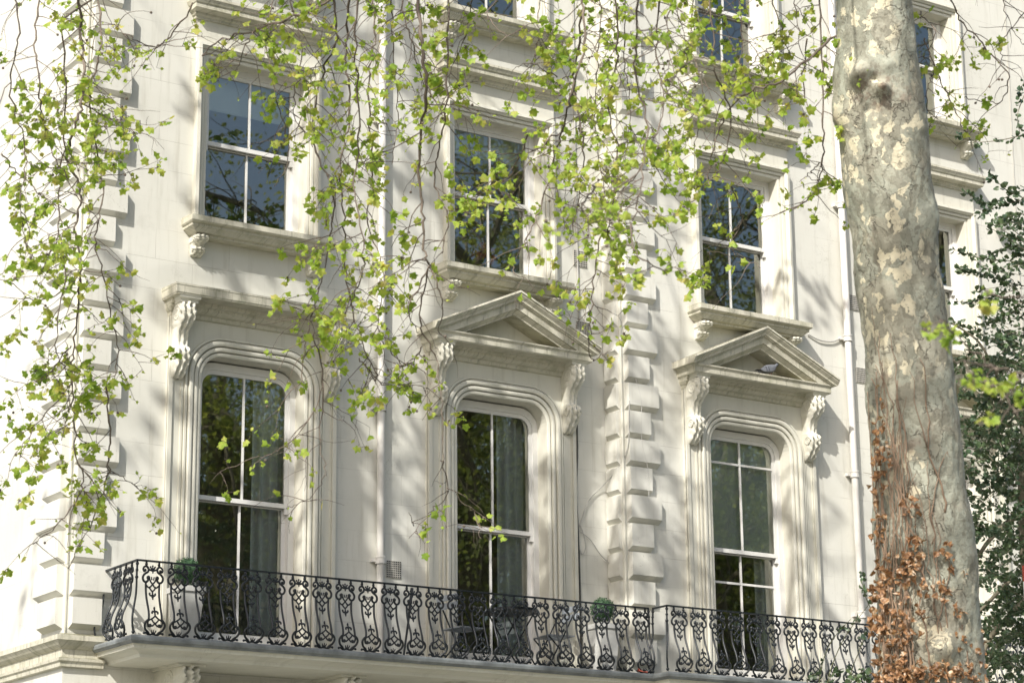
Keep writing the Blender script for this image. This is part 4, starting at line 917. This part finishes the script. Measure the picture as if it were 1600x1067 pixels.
for k in range(50):
    y = rr.uniform(330,600); x0 = rr.uniform(1560+ (40 if y < 420 else 0), 1660); ln = rr.uniform(35,80); a = rr.uniform(-.7,.7)
    sprig([(x0, y), (x0-ln*.4, y-ln*.4*sin(a)-4), (x0-ln*cos(a), y-ln*sin(a)+rr.uniform(-8,10))], rr.uniform(22.0,24.6), int(rr.uniform(16,28)), 0.056, 0.004)
for k in range(300):
    y = rr.uniform(200,1180); x0 = rr.uniform(1620, 1620+110*(0.5+0.5*min(1, (y-150)/300))); ln = rr.uniform(35,80); a = rr.uniform(-.9,.9)
    sprig([(x0, y), (x0+ln*.4, y-ln*.4*sin(a)-4), (x0+ln*cos(a), y-ln*sin(a)+rr.uniform(-8,10))], rr.uniform(22.0,25.0), int(rr.uniform(14,24)), 0.056, 0.004)
fix(put('twigs', hb, M_LIMB, kind='stuff'), hol)
idx = [i for i in range(len(HL)) if inview(HL[i][0].translation)][:300]; si_ = set(idx)
for i in idx:
    o = put('leaf', ME_H[HL[i][1]], None, hol); o.matrix_parent_inverse = Matrix.Translation(-HB); o.matrix_basis = HL[i][0]
fix(put('foliage', bake([l for i, l in enumerate(HL) if i not in si_], HV), M_HOLLY, kind='stuff'), hol)
# sprig and arching stems left of the trunk: a low shrub in the front garden
SB = P(1330, 1560, 21.0); SB.z = 0.12
shr = empty('garden_shrub', SB, 'thin arching green shrub stems in front of the railing beside the trunk', 'shrub')
hb = MB(); HL = []
for pts, n in (([(1300,1200),(1292,1080),(1312,1010),(1345,960),(1372,928)],6),([(1276,1100),(1284,1040),(1300,1000),(1330,966)],8),([(1320,1110),(1330,1050),(1345,1010),(1352,985)],14),([(1256,1110),(1262,1062),(1280,1050)],12),([(1300,1110),(1296,1062),(1310,1046)],18),([(1340,1110),(1342,1070),(1330,1050)],22),([(1355,1110),(1356,1066),(1345,1046)],22),([(1365,960),(1352,930),(1345,900)],16)): sprig(pts, rr.uniform(20,21), n, 0.06, 0.005)
w0 = [P(1310,1110,20.6), SB]; hb.tube(w0, 0.02, 6)
fix(put('stem', hb, plain('green stem', (0.16,0.17,0.08), 0.7), smooth=True), shr); fix(put('foliage', bake(HL, HV), M_HOLLY, kind='stuff'), shr)
# estate board at the right edge
BP = P(1603, 905, 22.0); 
brd = empty('sign_board', (BP.x, BP.y, 0.12), 'red and white board on a post at the edge of the evergreen', 'sign')
M_RED = plain('red board', (0.42, 0.07, 0.04), 0.5, 0.4, 0.05); 
m = MB(); m.box(BP.x-0.03, BP.x+0.5, BP.y-0.01, BP.y+0.01, BP.z-0.02, BP.z+0.13); fix(put('panel', m, M_RED), brd)
m = MB(); m.box(BP.x-0.03, BP.x+0.5, BP.y-0.0105, BP.y+0.0105, BP.z-0.40, BP.z-0.021); fix(put('panel', m, M_PAINT), brd)
m = MB(); m.box(BP.x+0.2, BP.x+0.26, BP.y+0.011, BP.y+0.06, 0.12, BP.z+0.13); fix(put('post', m, M_PAINT), brd)

# ------------------------------------------------------------------ other trees of the street and the square (shade and reflections)
QUADV = [([(-.5,0,0),(.5,.1,-.1),(.35,1,-.15),(-.4,.9,0)], [(0,1,2,3)])]
def big_tree(x, y, h, crown_r, seed, label, group, leafmat_, nleaf, lsize, zmin, shape=None, name='plane_tree', gap=0.5, drift=None, squash=1.0, nl=11, emin=0.2):
    rr = random.Random(seed); root = empty(name, (x, y, 0.0), label, 'tree', group)
    tb = MB(); tb.tube([(0,0,0),(0.05,0,h*.12),(0.0,0.1,h*.25),(0.1,0,h*.36)], [h*.022,h*.018,h*.016,h*.015], 10); put('trunk', tb, M_LIMB, root, smooth=True)
    lb = MB(); tips = []
    for k in range(nl):
        a = 2*pi*k/nl + rr.uniform(-.3,.3); el = rr.uniform(emin,1.25); p = Vector((0.1,0,h*rr.uniform(.24,.40))); d = Vector((cos(a)*cos(el), sin(a)*cos(el)*squash, sin(el)))
        pts = [p]; L = crown_r*rr.uniform(.75,1.1) if el < .8 else h*rr.uniform(.4,.58); n = 12
        for i in range(n):
            d = (d+rv(rr)*.16+Vector((0,0,.03))).normalized(); p = p+Vector((d.x,d.y*squash,d.z))*L/n; pts.append(p)
            if i > 2:
                for b_ in range(2):
                    d2 = (d*.5+rv(rr)*.8).normalized(); q = p; pp = [q]
                    for j in range(6):
                        d2 = (d2+rv(rr)*.2+Vector((0,0,-.05))).normalized(); q = q+Vector((d2.x,d2.y*squash,d2.z))*L*.055; pp.append(q)
                        if j > 1: tips.append((q, d2))
                        if rr.random() < .4:
                            d3 = (d2+rv(rr)*.9).normalized(); q3 = q+d3*L*.09; shape is None or shape(q3+Vector((x,y,0))) and lb.tube([q, q+d3*L*.05+rv(rr)*.05, q3], [.012,.009,.005], 3); tips.append((q3, d3))
                    if shape is None or all(shape(q_+Vector((x,y,0))) for q_ in pp): lb.tube(pp, [.03*(1-.8*j/6) for j in range(7)], 4)
        while shape and len(pts) > 2 and not all(shape(q_+Vector((x,y,0))) or q_ is pts[0] for q_ in pts): pts.pop()
        lb.tube(pts, [h*.010*(1-.85*i/n) for i in range(len(pts))], 6)
    put('limbs', lb, M_LIMB, root)
    lv = []
    cl = [t for t in tips if rr.random() < gap]
    for k in range(nleaf):
        c, d = rr.choice(cl); p = c + (rv(rr)*0.28 if drift is None else rv(rr)*0.13 + drift*rr.gauss(0, 0.75))
        if p.z < zmin or (shape and not shape(p+Vector((x,y,0)))): continue
        lv.append((frame_m(p, rv(rr)+Vector((0,0,-.5)), rv(rr)+Vector((0,0,.6)), lsize*rr.uniform(.6,1.3)), 0))
    put('crown', bake(lv, QUADV), leafmat_, root, kind='stuff')
def off(p):   # keep the street trees' crowns out of the picture itself
    q = p-CAM; z = q.dot(FWD)
    if z < 1: return True
    X = 800+F_PX*q.dot(RGT)/z; Y = 533.5-F_PX*q.dot(UPV)/z; return not (-150 < X < 1750 and -200 < Y < 1200)
def shade_zone(p):
    if p.y > -0.9 or not off(p): return False
    xs = p.x-1.45*p.y
    return xs > 11.3 or mn.noise(p*0.9) > 0.25
big_tree(5.0, -5.8, 27.0, 10.0, 12, 'tall plane tree standing along the street outside the picture', None, M_CROWN, 4600, 0.15, 10.0, shade_zone, gap=0.16, drift=Vector((0.45, 0.55, -0.62)), squash=0.5, nl=16, emin=0.55)
for i, (x, y, h) in enumerate(((24.0,-22.5,30.0),(30.5,-24.0,29.0),(36.5,-22.0,31.0),(43.0,-23.5,30.0),(32.0,-40.0,30.0),(50.0,-36.0,31.0))):
    big_tree(x, y, h, 7.5, 40+i, 'square tree seen only as a reflection in the window panes', 'trees across the square', M_FARLEAF, 36000, 0.085, 1.0, off, 'square_tree', 0.85, nl=18, emin=0.1)
# the plane tree's own crown above the frame
rr = random.Random(501); lv = []; cb = MB()
for li, pp in enumerate(LIMBS):
    for k in range(int(len(pp)*5)):
        i = rr.randrange(len(pp)//4, len(pp)); p = pp[i]; d = (rv(rr)+Vector((0,0,-.2))).normalized(); pts = [p]
        for j in range(6):
            d = (d+rv(rr)*.25+Vector((0,0,-.08))).normalized(); p = p+d*0.24; pts.append(p)
        if not all(off(q) for q in pts): continue
        cb.tube(pts, [.016*(1-.8*j/6) for j in range(7)], 4)
        if rr.random() < 0.6:
            for j in range(16):
                q = pts[rr.randrange(2, 7)]+rv(rr)*0.16
                if off(q): lv.append((frame_m(q, rv(rr)+Vector((0,0,-.5)), rv(rr)+Vector((0,0,.6)), rr.uniform(.08,.17)), 0))
fix(put('twigs', cb, M_LIMB, kind='stuff'), tree); fix(put('crown', bake(lv, QUADV), M_CROWN, kind='stuff'), tree)
